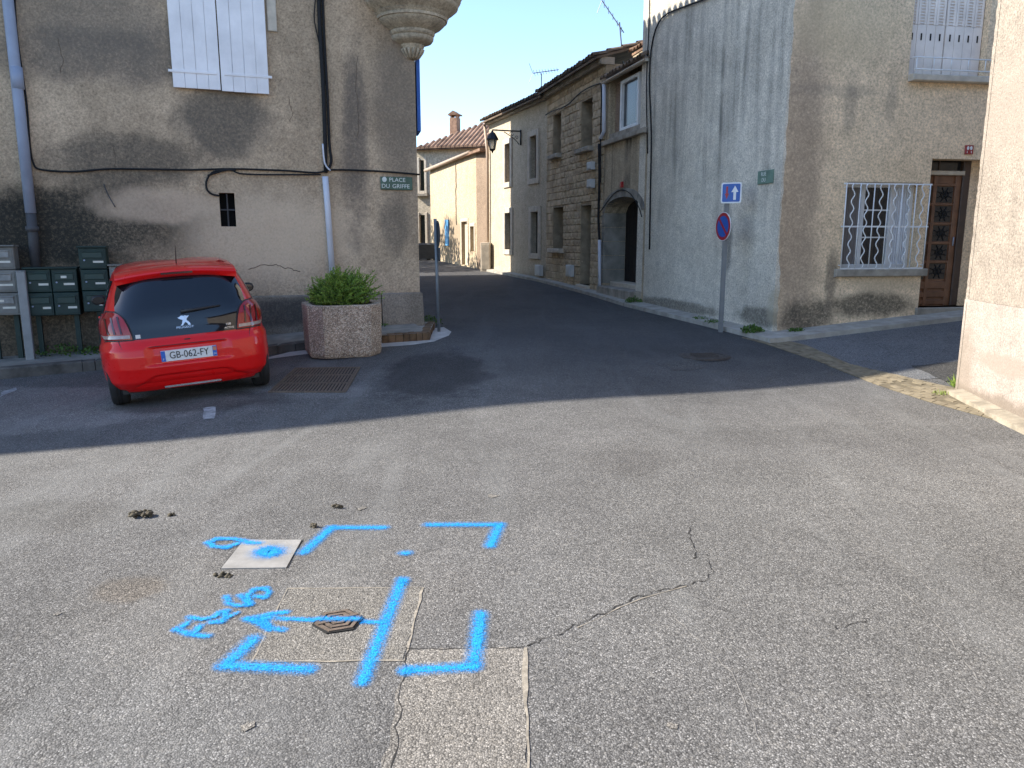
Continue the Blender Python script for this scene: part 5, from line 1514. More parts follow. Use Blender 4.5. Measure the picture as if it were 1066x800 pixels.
for _ in range(420):
    a = random.uniform(0, 6.28); rr_ = math.sqrt(random.random()) * .33
    b0 = Vector((pcx + rr_ * math.cos(a), pc_y + rr_ * math.sin(a), pz + .62))
    th = random.uniform(0, 6.28); ph = math.acos(random.uniform(.10, 1.0)); 
    rad = random.uniform(.74, 1.02) * (1.1 if random.random() < .06 else 1) * (1 + .10 * math.sin(3 * th + 1) + .07 * math.sin(7 * th))
    tip_ = Vector((pcx + .02 + .54 * rad * math.sin(ph) * math.cos(th), pc_y + .60 * rad * math.sin(ph) * math.sin(th), pz + .66 + .52 * rad * math.cos(ph)))
    midp = (b0 + tip_) / 2 + Vector((0, 0, .05)) + (tip_ - b0).cross(Vector((0, 0, 1))) * random.uniform(-.1, .1)
    ms.tube([b0, midp, tip_], [.005, .004, .002], 4, False)
    nl = 46
    for k in range(nl):
        t = .25 + .75 * (k + random.random()) / nl
        p = b0 * (1 - t) ** 2 + midp * 2 * t * (1 - t) + tip_ * t * t
        d = rv() + (tip_ - b0).normalized() * .9 + Vector((0, 0, .35))
        leaf(mb, p, d, random.uniform(.02, .038), random.uniform(.006, .010), rv())
stuff(mb.build('foliage', M_leaf, bush, fix=False)); ms.build('stems', M_stem, bush)
def weed(name, p, r_, h, n_, ln, lab, grp, mat=None, blade=False):
    t = thing(name, p, lab, 'weed', grp)
    mb = MB()
    for _ in range(n_):
        a = random.uniform(0, 6.28); rr_ = math.sqrt(random.random())
        q = p + Vector((math.cos(a) * rr_ * r_, math.sin(a) * rr_ * r_ * .6, 0))
        if blade:
            d = Vector((random.gauss(0, .45), random.gauss(0, .45), 1))
            leaf(mb, q, d, h * random.uniform(.5, 1.1), .006, rv())
        else:
            q.z += random.random() * h * (1 - rr_ * .6)
            leaf(mb, q, rv() + Vector((0, 0, .5)), ln * random.uniform(.6, 1.2), ln * .3, rv())
    stuff(mb.build('leaves', mat or M_leafd, t, fix=False))
GRP = 'weeds at the foot of the walls'
weed('weed', lift(FG.W(.12, .28, 0), .085), .17, .11, 260, .05, 'leafy green weed tuft at the grey corner of the wall', GRP)
weed('weed', lift(FD.W(.32, .16, 0), .075), .12, .06, 120, .04, 'low green weed at the foot of the beige front', GRP)
weed('weed', lift(FG.W(1.25, .30, 0), .085), .16, .05, 110, .035, 'sparse weeds beside the signpost foot', GRP)
weed('weed', lift(FG.W(1.75, .28, 0), .085), .14, .05, 70, .035, 'low weeds along the grey wall behind the signpost', GRP)
weed('weed', lift(FA.W(.0, .16, 0), .06), .2, .16, 200, .05, 'green weed by the arched doorway step', GRP)
weed('grass_tuft', lift(gp(998, 404), .0), .08, .16, 130, .1, 'bright yellow green grass tuft at the pink wall corner', GRP, leaf_mat('grass_blade', (.16, .24, .04), (.30, .38, .08)), True)
weed('grass_tuft', lift(gp(982, 411), .0), .12, .05, 90, .1, 'low grass in the brick channel joints', GRP, leaf_mat('grass_blade_low', (.16, .21, .05), (.28, .32, .09)), True)
weed('grass_tuft', lift(gp(1046, 428), .05), .04, .07, 30, .1, 'small weed at the foot of the pink wall', GRP, M_leafd, True)
weed('weed', lift(FL.W(6.4, .18, 0), KH), .5, .18, 330, .05, 'weeds under the grey mailboxes at the wall foot', GRP)
weed('weed', lift(FL.W(5.0, .18, 0), KH), .45, .14, 260, .05, 'weeds under the green mailbox bank', GRP)
weed('weed', lift(FL.W(.75, .14, 0), KH + .03), .22, .05, 90, .03, 'small weeds along the plinth behind the planter', GRP)
weed('weed', lift(FLS.W(.9, .2, 0), .05), .25, .18, 160, .05, 'weeds on the street side of the left house corner', GRP)

# ------------------------------------------------------------------ letter boxes
M_gbox = simple('dark_green_enamel', (.007, .026, .021), .55, 0, .25, 6)
M_gbox2 = simple('dark_green_flap', (.011, .036, .031), .42, 0, .2, 6)
M_sbox = simple('grey_zinc_box', (.17, .165, .148), .65, 0, .3, 5)
M_sbox2 = simple('dull_grey_flap', (.25, .25, .24), .6, 0, .3, 9)
M_label = flat('paper_label', (.62, .60, .52), .7)
M_lab2 = flat('blue_label', (.30, .42, .60), .6)
NF = .34          # boxes stand off the wall on posts
def letterbox(parent, s0, s1, z0, z1, kind, n0=.10, n1=NF):
    mb = MB(); mb.fbox(FL, s0 + .004, s1 - .004, n0, n1, z0 + .004, z1 - .004, .008)
    b = mb.build('letterbox', M_gbox if kind == 'g' else M_sbox, parent)
    w_ = s1 - s0; h_ = z1 - z0
    fpart('door', FL, (s0 + .025, s1 - .025, z0 + .03, z1 - .03), n1, n1 + .006, M_gbox if kind == 'g' else M_sbox, b, .002)
    fpart('flap', FL, (s0 + w_ * .14, s1 - w_ * .14, z0 + h_ * .52, z0 + h_ * .80), n1 + .006, n1 + .02, M_gbox2 if kind == 'g' else M_sbox2, b, .006)
    fpart('slot_lip', FL, (s0 + w_ * .14, s1 - w_ * .14, z0 + h_ * .80, z0 + h_ * .84), n1 + .006, n1 + .028, M_gbox2 if kind == 'g' else M_sbox2, b, .003)
    fpart('name_label', FL, (s0 + w_ * .12, s0 + w_ * random.uniform(.40, .55), z0 + h_ * .30, z0 + h_ * .39), n1 + .006, n1 + .0085, M_label, b)
    if random.random() < .5: fpart('name_label', FL, (s0 + w_ * .40, s0 + w_ * .62, z0 + h_ * .60, z0 + h_ * .70), n1 + .02, n1 + .0225, random.choice([M_label, M_lab2]), b)
    mb = MB(); mb.prism([FL.W(s1 - w_ * .2 + .012 * math.cos(a), n1 + .006, z0 + h_ * .42 + .012 * math.sin(a)) for a in [k * math.pi / 4 for k in range(8)]], FL.n * .01); mb.build('lock', M_zinc, b)
    return b
def bank(u0, u1, v0, v1, cols, rows, kind, label, feet, name='letterbox_bank', post_mat=None):
    r_ = FL.rect(u0, v0, u1, v1, NF)
    zg = g(*(FL.W((r_[0] + r_[1]) / 2, .3, 0)[:2])) + KH
    t = thing(name, FL.W((r_[0] + r_[1]) / 2, .25, zg), label, 'mailbox', 'mailboxes along the left house')
    for i in range(cols):
        for j in range(rows):
            a = r_[0] + (r_[1] - r_[0]) * i / cols; b = r_[0] + (r_[1] - r_[0]) * (i + 1) / cols
            c = r_[2] + (r_[3] - r_[2]) * j / rows; d = r_[2] + (r_[3] - r_[2]) * (j + 1) / rows
            letterbox(t, a, b, c, d, kind)
    mb = MB(); mb.fbox(FL, r_[0] - .012, r_[1] + .012, .09, NF + .03, r_[3], r_[3] + .02, .004); mb.build('top_cover', M_gbox if kind == 'g' else M_sbox, t)
    for sx in feet:
        s = r_[0] + (r_[1] - r_[0]) * sx
        mb = MB(); mb.fbox(FL, s - .03, s + .03, .17, .23, zg - .03, r_[2] + .0); mb.build('post', post_mat or M_gbox, t)
    return t, r_
random.seed(11)
bank(27, 82, 280, 329, 2, 2, 'g', 'dark green bank of four mailboxes in two rows', (.12, .86))
bank(84, 113, 258, 325, 1, 3, 'g', 'dark green column of three mailboxes partly behind the car', (.5,))
bank(-22, 18, 257, 329, 1, 3, 'g' if False else 's', 'grey metal column of three mailboxes at the left edge', (.2, .8))
bank(114, 137, 277, 300, 1, 1, 's', 'single pale mailbox mostly hidden behind the car', (.5,))
M_galv = simple('dull_galvanised', (.25, .25, .245), .6, .1, .2, 5)
# grey square post by the green bank
s_, z_ = FL.pt(24, 300, .36)
zg = g(*(FL.W(s_, .4, 0)[:2])) + KH
t = thing('grey_post', FL.W(s_, .40, zg), 'plain grey galvanised post left of the green mailbox bank', 'post')
mb = MB(); zt_ = FL.pt(22, 283, .4)[1]
mb.fbox(FL, s_ - .052, s_ + .052, .36, .42, zg - .05, zt_, .008); mb.build('upright', M_galv, t)
mb = MB(); mb.fbox(FL, s_ - .054, s_ + .054, .356, .424, zt_, zt_ + .012, .004); mb.build('cap', M_galv, t)

# ------------------------------------------------------------------ signposts
M_steel = simple('galvanised_post', (.17, .19, .205), .5, .2, .15, 5)
M_sblue = simple('sign_blue', (.012, .085, .36), .4, 0, .08, 6)
M_swhite = simple('sign_white', (.68, .70, .72), .45, 0, .06, 6)
M_sred = simple('sign_red', (.33, .012, .02), .4, 0, .1, 6)
M_sback = simple('sign_back_grey', (.06, .065, .07), .6, .2, .15, 6)
sp = gp(750, 346)
vw = Vector((0 - sp.x, 0 - sp.y, 0)).normalized()
t = thing('signpost', sp, 'grey signpost with blue priority sign above round no parking sign', 'sign')
def zat(v, u=750):
    d = ray(u, v); k = sp.y / d.y; return (CAM + d * k).z
mb = MB(); mb.box(sp.x - .035, sp.x + .035, sp.y - .02, sp.y + .02, sp.z - .05, zat(190)); mb.build('post', M_steel, t)
def plate2(c, xd, nd, poly, n0, n1, mat, name, parent):
    mb = MB(); mb.prism([c + xd * x + Vector((0, 0, y)) + nd * n0 for x, y in poly], nd * (n1 - n0)); return mb.build(name, mat, parent)
def rsq(h, r_=.03, k=4):
    P = []
    for cx_, cy_, a0 in ((h - r_, h - r_, 0), (-h + r_, h - r_, 90), (-h + r_, -h + r_, 180), (h - r_, -h + r_, 270)):
        for j in range(k + 1):
            a = R(a0 + 90 * j / k); P.append((cx_ + r_ * math.cos(a), cy_ + r_ * math.sin(a)))
    return P
def circ(r_, n_=32, rx=1.0): return [(r_ * math.cos(k * 2 * math.pi / n_) * rx, r_ * math.sin(k * 2 * math.pi / n_)) for k in range(n_)]
nd = (vw + Vector((-.25, 0, 0))).normalized(); xd = Vector((-nd.y, nd.x, 0)); 
if xd.x < 0: xd = -xd
hs = (zat(190.5) - zat(212)) / 2
c0 = Vector((sp.x, sp.y, (zat(190.5) + zat(212)) / 2)) + nd * .045 + xd * .07
sq_ = plate2(c0, xd, nd, rsq(hs), -.01, .0, M_swhite, 'square_sign', t)
plate2(c0, xd, nd, rsq(hs * .87, .02), .0, .002, M_sblue, 'blue_field', sq_)
def arrow(cx_, hgt, w_, hw, up=1):
    return [(cx_ - w_, -hgt * up), (cx_ + w_, -hgt * up), (cx_ + w_, hgt * .1 * up), (cx_ + hw, hgt * .1 * up), (cx_, hgt * up), (cx_ - hw, hgt * .1 * up), (cx_ - w_, hgt * .1 * up)]
plate2(c0, xd, nd, arrow(hs * .35, hs * .68, hs * .13, hs * .34), .002, .004, M_swhite, 'white_arrow', sq_)
plate2(c0, xd, nd, arrow(-hs * .42, hs * .62, hs * .09, hs * .20, -1), .002, .004, M_sred, 'red_arrow', sq_)
nd2 = (vw + Vector((-1.75, .4, 0))).normalized(); xd2 = Vector((-nd2.y, nd2.x, 0))
if xd2.x < 0: xd2 = -xd2
rr_ = (zat(221) - zat(251)) / 2
c1 = Vector((sp.x, sp.y, (zat(221) + zat(251)) / 2)) + nd2 * .05
rs = plate2(c1, xd2, nd2, circ(rr_), -.012, .0, M_swhite, 'round_sign', t)
plate2(c1, xd2, nd2, circ(rr_ * .96), .0, .002, M_sred, 'red_ring', rs)
plate2(c1, xd2, nd2, circ(rr_ * .74), .002, .0035, M_sblue, 'blue_disc', rs)
a_ = R(-45); bx = [(-.75, -.09), (.75, -.09), (.75, .09), (-.75, .09)]
plate2(c1, xd2, nd2, [(rr_ * (x * math.cos(a_) - y * math.sin(a_)), rr_ * (x * math.sin(a_) + y * math.cos(a_))) for x, y in bx], .0035, .005, M_sred, 'red_bar', rs)
# left street post, sign seen from its edge
sp = gp(457, 346)
t = thing('signpost', sp, 'thin grey post with dark sign seen edge on at the left corner', 'sign')
mb = MB(); mb.tube([sp - Vector((0, 0, .05)), Vector((sp.x - .03, sp.y, zat(228, 456)))], .026, 10); mb.build('post', M_steel, t, True)
ndl = Vector((.965, .26, 0)).normalized(); xdl = Vector((-.26, .965, 0)).normalized()
c0 = Vector((sp.x - .03, sp.y, (zat(230, 456) + zat(258, 456)) / 2)) + ndl * .03; hh = (zat(230, 456) - zat(258, 456)) / 2
rs = plate2(c0, xdl, ndl, circ(hh), 0, .012, M_sback, 'round_sign', t)
plate2(c0, xdl, ndl, circ(hh * .96), .012, .014, M_sred, 'sign_face', rs)
c0.z = (zat(258, 456) + zat(272, 456)) / 2
plate2(c0, xdl, ndl, rsq((zat(258, 456) - zat(272, 456)) / 2), 0, .03, M_sback, 'lower_plate', t)
# far bins
M_bin = simple('grey_plastic_bin', (.05, .053, .056), .55, 0, .2, 5)
for k, (u, lab) in enumerate(((441, 'far grey wheelie bin nearest the left house corner'), (449.5, 'far dark wheelie bin right of its neighbour'))):
    d = ray(u, 262); kk = 35.5 / d.y; p = CAM + d * kk; p = Vector((p.x, p.y, g(p.x, p.y)))
    t = thing('wheelie_bin', p, lab, 'bin', 'far wheelie bins')
    mb = MB(); hw = .27
    mb.hexa([p + Vector((x * hw * .8, y * hw * .8, .06)) for x, y in ((-1, -1), (1, -1), (1, 1), (-1, 1))] + [p + Vector((x * hw, y * hw, .68)) for x, y in ((-1, -1), (1, -1), (1, 1), (-1, 1))]); mb.build('body', M_bin, t)
    mb = MB(); mb.hexa([p + Vector((x * hw * 1.06, y * hw * 1.1, .685)) for x, y in ((-1, -1), (1, -1), (1, 1), (-1, 1))] + [p + Vector((x * hw * .9, y * hw * .9, .76)) for x, y in ((-1, -1), (1, -1), (1, 1), (-1, 1))]); mb.build('lid', M_bin, t)
    for sx in (-1, 1):
        mb = MB(); mb.tube([p + Vector((sx * .2, .2, .08)), p + Vector((sx * .25, .2, .08))], .085, 10); mb.build('wheel', M_black, t)
# garden hedge across the far street (throws the leafy shade on the barn)
for k, (hx, hy, hh) in enumerate(((-8.4, 29.6, 5.4), (-8.8, 33.0, 6.0), (-9.4, 36.6, 5.8))):
    t = thing('garden_tree', (hx, hy, g(hx, hy)), ('round garden tree behind the left house nearest the street', 'middle garden tree behind the left house', 'farthest garden tree behind the left house')[k], 'tree', 'garden trees')
    mb = MB(); b0 = Vector((hx, hy, g(hx, hy))); mb.tube([b0, b0 + Vector((.1, 0, 1.2)), b0 + Vector((0, .1, hh * .8))], [.12, .09, .03], 8); mb.build('trunk', M_wood_d, t)
    mb = MB()
    for _ in range(2800):
        d = rv() * (random.random() ** .4); p = b0 + Vector((d.x * 1.9, d.y * 1.9, hh * .60 + d.z * hh * .40))
        leaf(mb, p, rv(), random.uniform(.16, .28), .07, rv())
    stuff(mb.build('crown', M_leafd, t, fix=False))
# ------------------------------------------------------------------ red hatchback
wl = gp(119, 421); wr_ = gp(275, 403)
ax = (wr_ - wl); axz = ax.copy(); ax.z = 0
xh = Vector((math.cos(R(25)), math.sin(R(25)), 0)); yh = Vector((-xh.y, xh.x, 0))
cen = (wl + wr_) / 2 + Vector((0, .08, 0))
yaw = math.atan2(xh.y, xh.x)
fr = cen + yh * 2.34
zl, zr2 = g(wl.x, wl.y), g(wr_.x, wr_.y); zf = g(fr.x, fr.y)
car = bpy.data.objects.new('parked_car', None); COL.objects.link(car)
car['label'] = 'red three door hatchback parked nose to the wall, seen from behind'; car['category'] = 'car'
X_ = Vector((xh.x, xh.y, (zr2 - zl) / ax.length)).normalized(); Yv = Vector((yh.x, yh.y, (zf - (zl + zr2) / 2) / 2.34)); Z_ = X_.cross(Yv).normalized(); Y_ = Z_.cross(X_)
Mw = Matrix.Identity(4)
for i in range(3): Mw[i][0], Mw[i][1], Mw[i][2] = X_[i], Y_[i], Z_[i]
car.scale = (1.03, 1.0, 1.0); car.rotation_euler = Mw.to_euler(); car.location = (cen.x, cen.y, (zl + zr2) / 2)
ORI[car] = Vector((0, 0, 0))
def car_paint():
    m, nt, b, out = newmat('red_car_paint'); n = N(nt)
    c = n.mix(n.ramp(n.noise(1.5, 4, .6, n.local()), [(.3, 0.0), (.7, 1.0)]), (.64, .004, .004), (.70, .005, .005))
    n.link(c, b.inputs['Base Color']); n.link(n.ramp(n.noise(7, 5, .7, n.local()), [(.3, .24), (.7, .42)]), b.inputs['Roughness']); b.inputs['Coat Weight'].default_value = .7; b.inputs['Coat Roughness'].default_value = .03; b.inputs['Specular IOR Level'].default_value = .2
    return m
M_red_p = car_paint()
M_cglass = glass_mat('black_hatch_glass', (.006, .008, .012), .03)
M_rub = simple('tyre_rubber', (.018, .018, .019), .8, 0, .2, 12)
M_rim = simple('alloy_rim', (.32, .33, .34), .35, .7, .1, 8)
M_plastic = simple('black_plastic', (.016, .016, .017), .55, 0, .2, 10)
def lens_mat():
    m, nt, b, out = newmat('red_lamp_lens'); n = N(nt)
    b.inputs['Base Color'].default_value = (.30, .005, .009, 1); b.inputs['Roughness'].default_value = .12; b.inputs['Coat Weight'].default_value = .3; b.inputs['Specular IOR Level'].default_value = .5
    return m
M_lens = lens_mat()
M_lensd = glass_mat('dark_lamp_bar', (.05, .002, .003), .08)
M_lensw = simple('clear_lamp_lens', (.34, .24, .21), .15, 0, .25, 20, 0, 60, .6, 1.0)
M_chrome = flat('chrome', (.62, .64, .68), .18, .9)
LV = [(.17, .745, -.38, 2.86), (.22, .775, -.42, 2.95), (.30, .795, -.445, 3.02), (.42, .805, -.46, 3.05), (.54, .805, -.455, 3.04), (.64, .807, -.435, 3.0), (.72, .805, -.415, 2.93), (.80, .80, -.395, 2.78),
      (.87, .79, -.38, 2.52), (.93, .775, -.365, 2.2), (1.0, .748, -.34, 2.0), (1.08, .722, -.30, 1.84), (1.18, .69, -.245, 1.62), (1.28, .652, -.175, 1.38), (1.35, .622, -.10, 1.18), (1.395, .585, .0, 1.02), (1.425, .51, .15, .9), (1.445, .38, .32, .78), (1.452, .2, .44, .68)]
YC = 1.15
def lev(z):
    if z <= LV[0][0]: return LV[0][1:]
    for a, b in zip(LV, LV[1:]):
        if z <= b[0]:
            t = (z - a[0]) / (b[0] - a[0]); return tuple(a[k] + (b[k] - a[k]) * t for k in (1, 2, 3))
    return LV[-1][1:]
def nexp(z): return 6.4 if z < .75 else (6.4 - (z - .75) * 3.6)
def ysurf(x, z):                          # rear surface
    w_, yr, yf = lev(z); n = nexp(z); return YC - (YC - yr) * (max(0, 1 - min(1, abs(x) / w_) ** n)) ** (1 / n)
def xsurf(y, z):
    w_, yr, yf = lev(z); n = nexp(z); l = (YC - yr) if y < YC else (yf - YC)
    return w_ * (max(0, 1 - min(1, abs(y - YC) / l) ** n)) ** (1 / n)
def contour(z, N_=72):
    w_, yr, yf = lev(z); n = nexp(z); P = []
    for k in range(N_):
        a = 2 * math.pi * k / N_; ca, sa = math.cos(a), math.sin(a)
        l = (YC - yr) if ca > 0 else (yf - YC)
        P.append(Vector((w_ * math.copysign(abs(sa) ** (2 / n), sa), YC - l * math.copysign(abs(ca) ** (2 / n), ca), z)))
    return P
zs = []
for a, b in zip(LV, LV[1:]): zs += [a[0] + (b[0] - a[0]) * k / 3 for k in range(3)]
zs.append(LV[-1][0])
mb = MB(); NN = 96
pts = [p for z in zs for p in contour(z, NN)]
mb.add(pts, [(i * NN + k, i * NN + (k + 1) % NN, (i + 1) * NN + (k + 1) % NN, (i + 1) * NN + k) for i in range(len(zs) - 1) for k in range(NN)])
b0 = len(mb.v); mb.v.append(Vector((0, YC, LV[0][0]))); mb.v.append(Vector((0, .55, 1.455)))
for k in range(NN):
    mb.f.append([k, b0, (k + 1) % NN]); mb.mi.append(0); mb.uv.append(None)
    o_ = (len(zs) - 1) * NN; mb.f.append([o_ + k, o_ + (k + 1) % NN, b0 + 1]); mb.mi.append(0); mb.uv.append(None)
body = mb.build('body', M_red_p, car, True)
body.data.materials.append(M_plastic)
cut = MB()
for y_ in (0, 2.34):
    for sx in (-1, 1): cut.tube([(sx * .50, y_, .285), (sx * 1.1, y_, .285)], .335, 28)
cobj = cut.build('arch_cutter', M_plastic, car)
bo = body.modifiers.new('arches', 'BOOLEAN'); bo.object = cobj; bo.operation = 'DIFFERENCE'; bo.solver = 'EXACT'
bpy.context.view_layer.update()
dg_ = bpy.context.evaluated_depsgraph_get()
me2 = bpy.data.meshes.new_from_object(body.evaluated_get(dg_))
body.modifiers.clear(); body.data = me2
bpy.data.objects.remove(cobj)
for p in body.data.polygons:
    c = p.center
    p.use_smooth = True
    if c.z < .63 and abs(c.x) < .79 and any(abs(math.hypot(c.y - y_, c.z - .285)) < .334 for y_ in (0, 2.34)): p.material_index = 1 if len(body.data.materials) > 1 else 0; p.use_smooth = False
def patch(name, rows, off, mat, parent, nc=16, nr=None, offf=None, smooth=True, thick=True):
    """rows: (z, xl, xr) on the rear surface"""
    nr = nr or 12; pts = []
    z0_, z1_ = rows[0][0], rows[-1][0]
    def rowat(z):
        for a, b in zip(rows, rows[1:]):
            if z <= b[0] + 1e-9:
                t = (z - a[0]) / (b[0] - a[0]); return a[1] + (b[1] - a[1]) * t, a[2] + (b[2] - a[2]) * t
        return rows[-1][1:]
    for j in range(nr + 1):
        z = z0_ + (z1_ - z0_) * j / nr; xl, xr = rowat(z)
        for i in range(nc + 1):
            x = xl + (xr - xl) * i / nc
            y = ysurf(x, z); e = .004
            nx_ = (ysurf(x + e, z) - ysurf(x - e, z)) / (2 * e); nz_ = (ysurf(x, z + e) - ysurf(x, z - e)) / (2 * e)
            nv = Vector((nx_, -1, nz_)).normalized()
            o_ = off + (offf(x, z) if offf else 0)
            pts.append(Vector((x, y, z)) + nv * o_)
    m = nc + 1; fs = [(j * m + i, j * m + i + 1, (j + 1) * m + i + 1, (j + 1) * m + i) for j in range(nr) for i in range(nc)]
    mb = MB(); mb.add(pts, fs)
    if thick:   # turned edge
        edge = [i for i in range(m)] + [j * m + nc for j in range(1, nr + 1)] + [nr * m + i for i in range(nc - 1, -1, -1)] + [j * m for j in range(nr - 1, 0, -1)]
        ins = [pts[k] + Vector((0, off + .03, 0)) for k in edge]; q = len(edge)
        b_ = len(mb.v); mb.v += ins
        for i in range(q):
            mb.f.append([edge[i], edge[(i + 1) % q], b_ + (i + 1) % q, b_ + i]); mb.mi.append(0); mb.uv.append(None)
    o = mb.build(name, mat, parent, smooth, fix=True)
    smooth_by_angle(o, 35)
    return o
def sst(a, b, x):
    t = max(0, min(1, (x - a) / (b - a))); return t * t * (3 - 2 * t)
hatch = patch('rear_window', [(.715, -.50, .50), (.80, -.50, .50), (.90, -.535, .535), (.985, -.605, .605), (1.02, -.612, .612), (1.15, -.595, .595), (1.31, -.54, .54)], .006, M_cglass, car, 26, 26)
# bumper and lower hatch
def boff(x, z):
    ax_ = abs(x); o_ = .028 * sst(.20, .30, z) * (1 - sst(.60, .70, z))
    o_ -= .026 * (1 - sst(.33, .41, ax_ - (z - .5) * .0)) * sst(.43, .455, z) * (1 - sst(.605, .64, z))         # plate recess
    o_ -= .022 * (1 - sst(.46, .56, ax_)) * (1 - sst(.325, .35, z + .10 * sst(.3, .55, ax_)))               # lower scoop
    return o_
patch('rear_bumper', [(.205, -.70, .70), (.26, -.755, .755), (.34, -.782, .782), (.60, -.79, .79), (.70, -.788, .788)], .004, M_red_p, car, 70, 60, boff)
fr_line = patch('hatch_gap', [(.626, -.60, .60), (.632, -.60, .60)], .022, M_plastic, car, 30, 2, None, True, False)
def yb(x, z): return ysurf(x, z) - .004 - boff(x, z)
# seams between hatch, bumper and wings
for sx in (-1, 1):
    mb = MB(); mb.tube([Vector((sx * x, yb(sx * x, z) - .001, z)) for x, z in ((.60, .632), (.605, .66), (.615, .69), (.62, .714))], .0035, 5); mb.build('panel_gap', M_plastic, car)
    mb = MB(); mb.tube([Vector((sx * (xsurf(y, z) + .002), y, z)) for y, z in ((-.30, .715), (-.2, .70), (-.08, .66), (-.02, .635))], .004, 5); mb.build('panel_gap', M_plastic, car)
# lamps
for sx in (-1, 1):
    rows = [(.722, .49, .735), (.76, .495, .762), (.85, .512, .766), (.92, .535, .752), (.965, .57, .725), (.99, .615, .69)]
    rows = [(z, min(sx * a, sx * b), max(sx * a, sx * b)) for z, a, b in rows]
    rb = [(z + (-.012 if z < .73 else (.012 if z > .98 else 0)), min(sx * (a - .014), sx * (b + .006)), max(sx * (a - .014), sx * (b + .006))) for z, a, b in [(.722, .49, .735), (.76, .495, .762), (.85, .512, .766), (.92, .535, .752), (.965, .57, .725), (.99, .615, .69)]]
    patch('lamp_surround', rb, .009, M_plastic, car, 16, 14)
    lamp = patch('tail_lamp', rows, .014, M_lens, car, 16, 14, lambda x, z: .014 * math.sin(min(1, max(0, (z - .722) / .27)) * math.pi))
    for k in range(3):
        xa = .565 + k * .055
        r2 = [(.775, xa, xa + .016), (.945 - k * .008, xa + .012, xa + .028)]
        r2 = [(z, min(sx * a, sx * b), max(sx * a, sx * b)) for z, a, b in r2]
        patch('lamp_bar', r2, .030, M_lensd, lamp, 3, 6, None, True, False)
    r2 = [(.733, .505, .725), (.764, .508, .748)]; r2 = [(z, min(sx * a, sx * b), max(sx * a, sx * b)) for z, a, b in r2]
    patch('reverse_lens', r2, .024, M_lensw, lamp, 8, 3, None, True, False)
# spoiler with high brake lamp
mb = MB(); k = 20; secs = []
for i in range(k + 1):
    x = -.575 + 1.15 * i / k; t = abs(x) / .575
    yb_ = -.205 + .05 * t ** 2.5; zt_ = 1.405 - .05 * t ** 2
    secs.append([(x, .12, zt_ + .018), (x, -.05, zt_ + .006), (x, yb_ + .02, zt_ - .025), (x, yb_, zt_ - .045), (x, yb_ + .012, zt_ - .07), (x, -.15, zt_ - .10), (x, .0, zt_ - .11)])
n7 = 7
mb.add([p for s in secs for p in s], [(i * n7 + j, (i + 1) * n7 + j, (i + 1) * n7 + j + 1, i * n7 + j + 1) for i in range(k) for j in range(n7 - 1)] + [tuple(range(n7)), tuple(k * n7 + j for j in range(n7 - 1, -1, -1))])
spl = mb.build('spoiler', M_red_p, car, True); smooth_by_angle(spl, 50)
mb = MB(); mb.box(-.15, .15, -.207, -.19, 1.335, 1.357); mb.build('brake_lamp', M_lensd, spl)
# plate
M_plw = flat('plate_white', (.66, .67, .68), .4); M_plb = flat('plate_blue', (.02, .12, .48), .4); M_ink = flat('plate_ink', (.012, .012, .014), .5)
zc = .525; yp = yb(0, zc) - .008; tl_ = .10
plate = MB(); plate.box(-.262, .262, yp - .004, yp + .012, zc - .056, zc + .056); plate = plate.build('number_plate', M_plw, car)
for sx in (-1, 1):
    mb = MB(); mb.box(min(sx * .262, sx * .222), max(sx * .262, sx * .222), yp - .0065, yp - .004, zc - .054, zc + .054); mb.build('plate_band', M_plb, plate)
FM = lambda x, z, y: frameM((x, y, z), (1, 0, 0), (0, 0, 1))
text_mesh('plate_lettering', 'GB-062-FY', .103, M_ink, plate, FM(0, zc, yp - .0055), .001, .80)
text_mesh('plate_letter', 'F', .03, M_plw, plate, FM(-.242, zc - .032, yp - .0075), .0006, 1)
text_mesh('plate_letter', '34', .028, M_plw, plate, FM(.242, zc - .03, yp - .0075), .0006, 1)
mb = MB(); mb.box(.226, .258, yp - .0078, yp - .0066, zc + .005, zc + .045); mb.build('region_mark', flat('region_mark', (.5, .2, .12), .5), plate)
# badge: standing lion, built as a small relief, and lettering
def onrear(x, z, off=.012):
    return Vector((x, ysurf(x, z) - off, z))
lion = [(-.05, .022), (-.058, .034), (-.04, .036), (-.03, .048), (-.012, .05), (-.002, .045), (.012, .05), (.03, .043), (.052, .046), (.036, .03), (.026, .018), (.022, .002), (.036, -.012), (.05, -.03), (.056, -.05), (.03, -.05), (.028, -.034), (.008, -.016), (-.004, -.03), (-.018, -.05), (-.042, -.05), (-.026, -.036), (-.02, -.016), (-.014, .004), (-.03, .012)]
bz = .865; tilt = (ysurf(0, bz + .05) - ysurf(0, bz - .05)) / .1
mb = MB(); mb.prism([Vector((x, ysurf(0, bz) + tilt * z - .012, bz + z)) for x, z in lion], (0, -.008, 0)); mb.build('badge', M_chrome, hatch)
Mt = frameM(onrear(0, .795, .010), (1, 0, 0), (0, tilt, 1))
text_mesh('lettering', 'PEUGEOT', .030, M_chrome, hatch, Mt, .002, 1.25)
text_mesh('lettering', 'ACTIVE', .026, M_chrome, hatch, frameM(onrear(.415, .745, .012), (1, .06, 0), (0, tilt, 1)), .002, 1.1)
text_mesh('lettering', '108', .032, M_chrome, hatch, frameM(onrear(.41, .782, .012), (1, .06, 0), (0, tilt, 1)), .002, 1.1)
mb = MB(); mb.box(-.462, -.418, ysurf(.44, .745) - .013, ysurf(.44, .745) - .005, .728, .765); mb.build('sticker', M_plw, hatch)
mb = MB(); mb.tube([onrear(-.02, .955, .02), onrear(.12, .965, .026), onrear(.36, .982, .02)], [.022, .016, .008], 8); mb.build('wiper', M_plastic, hatch, True)
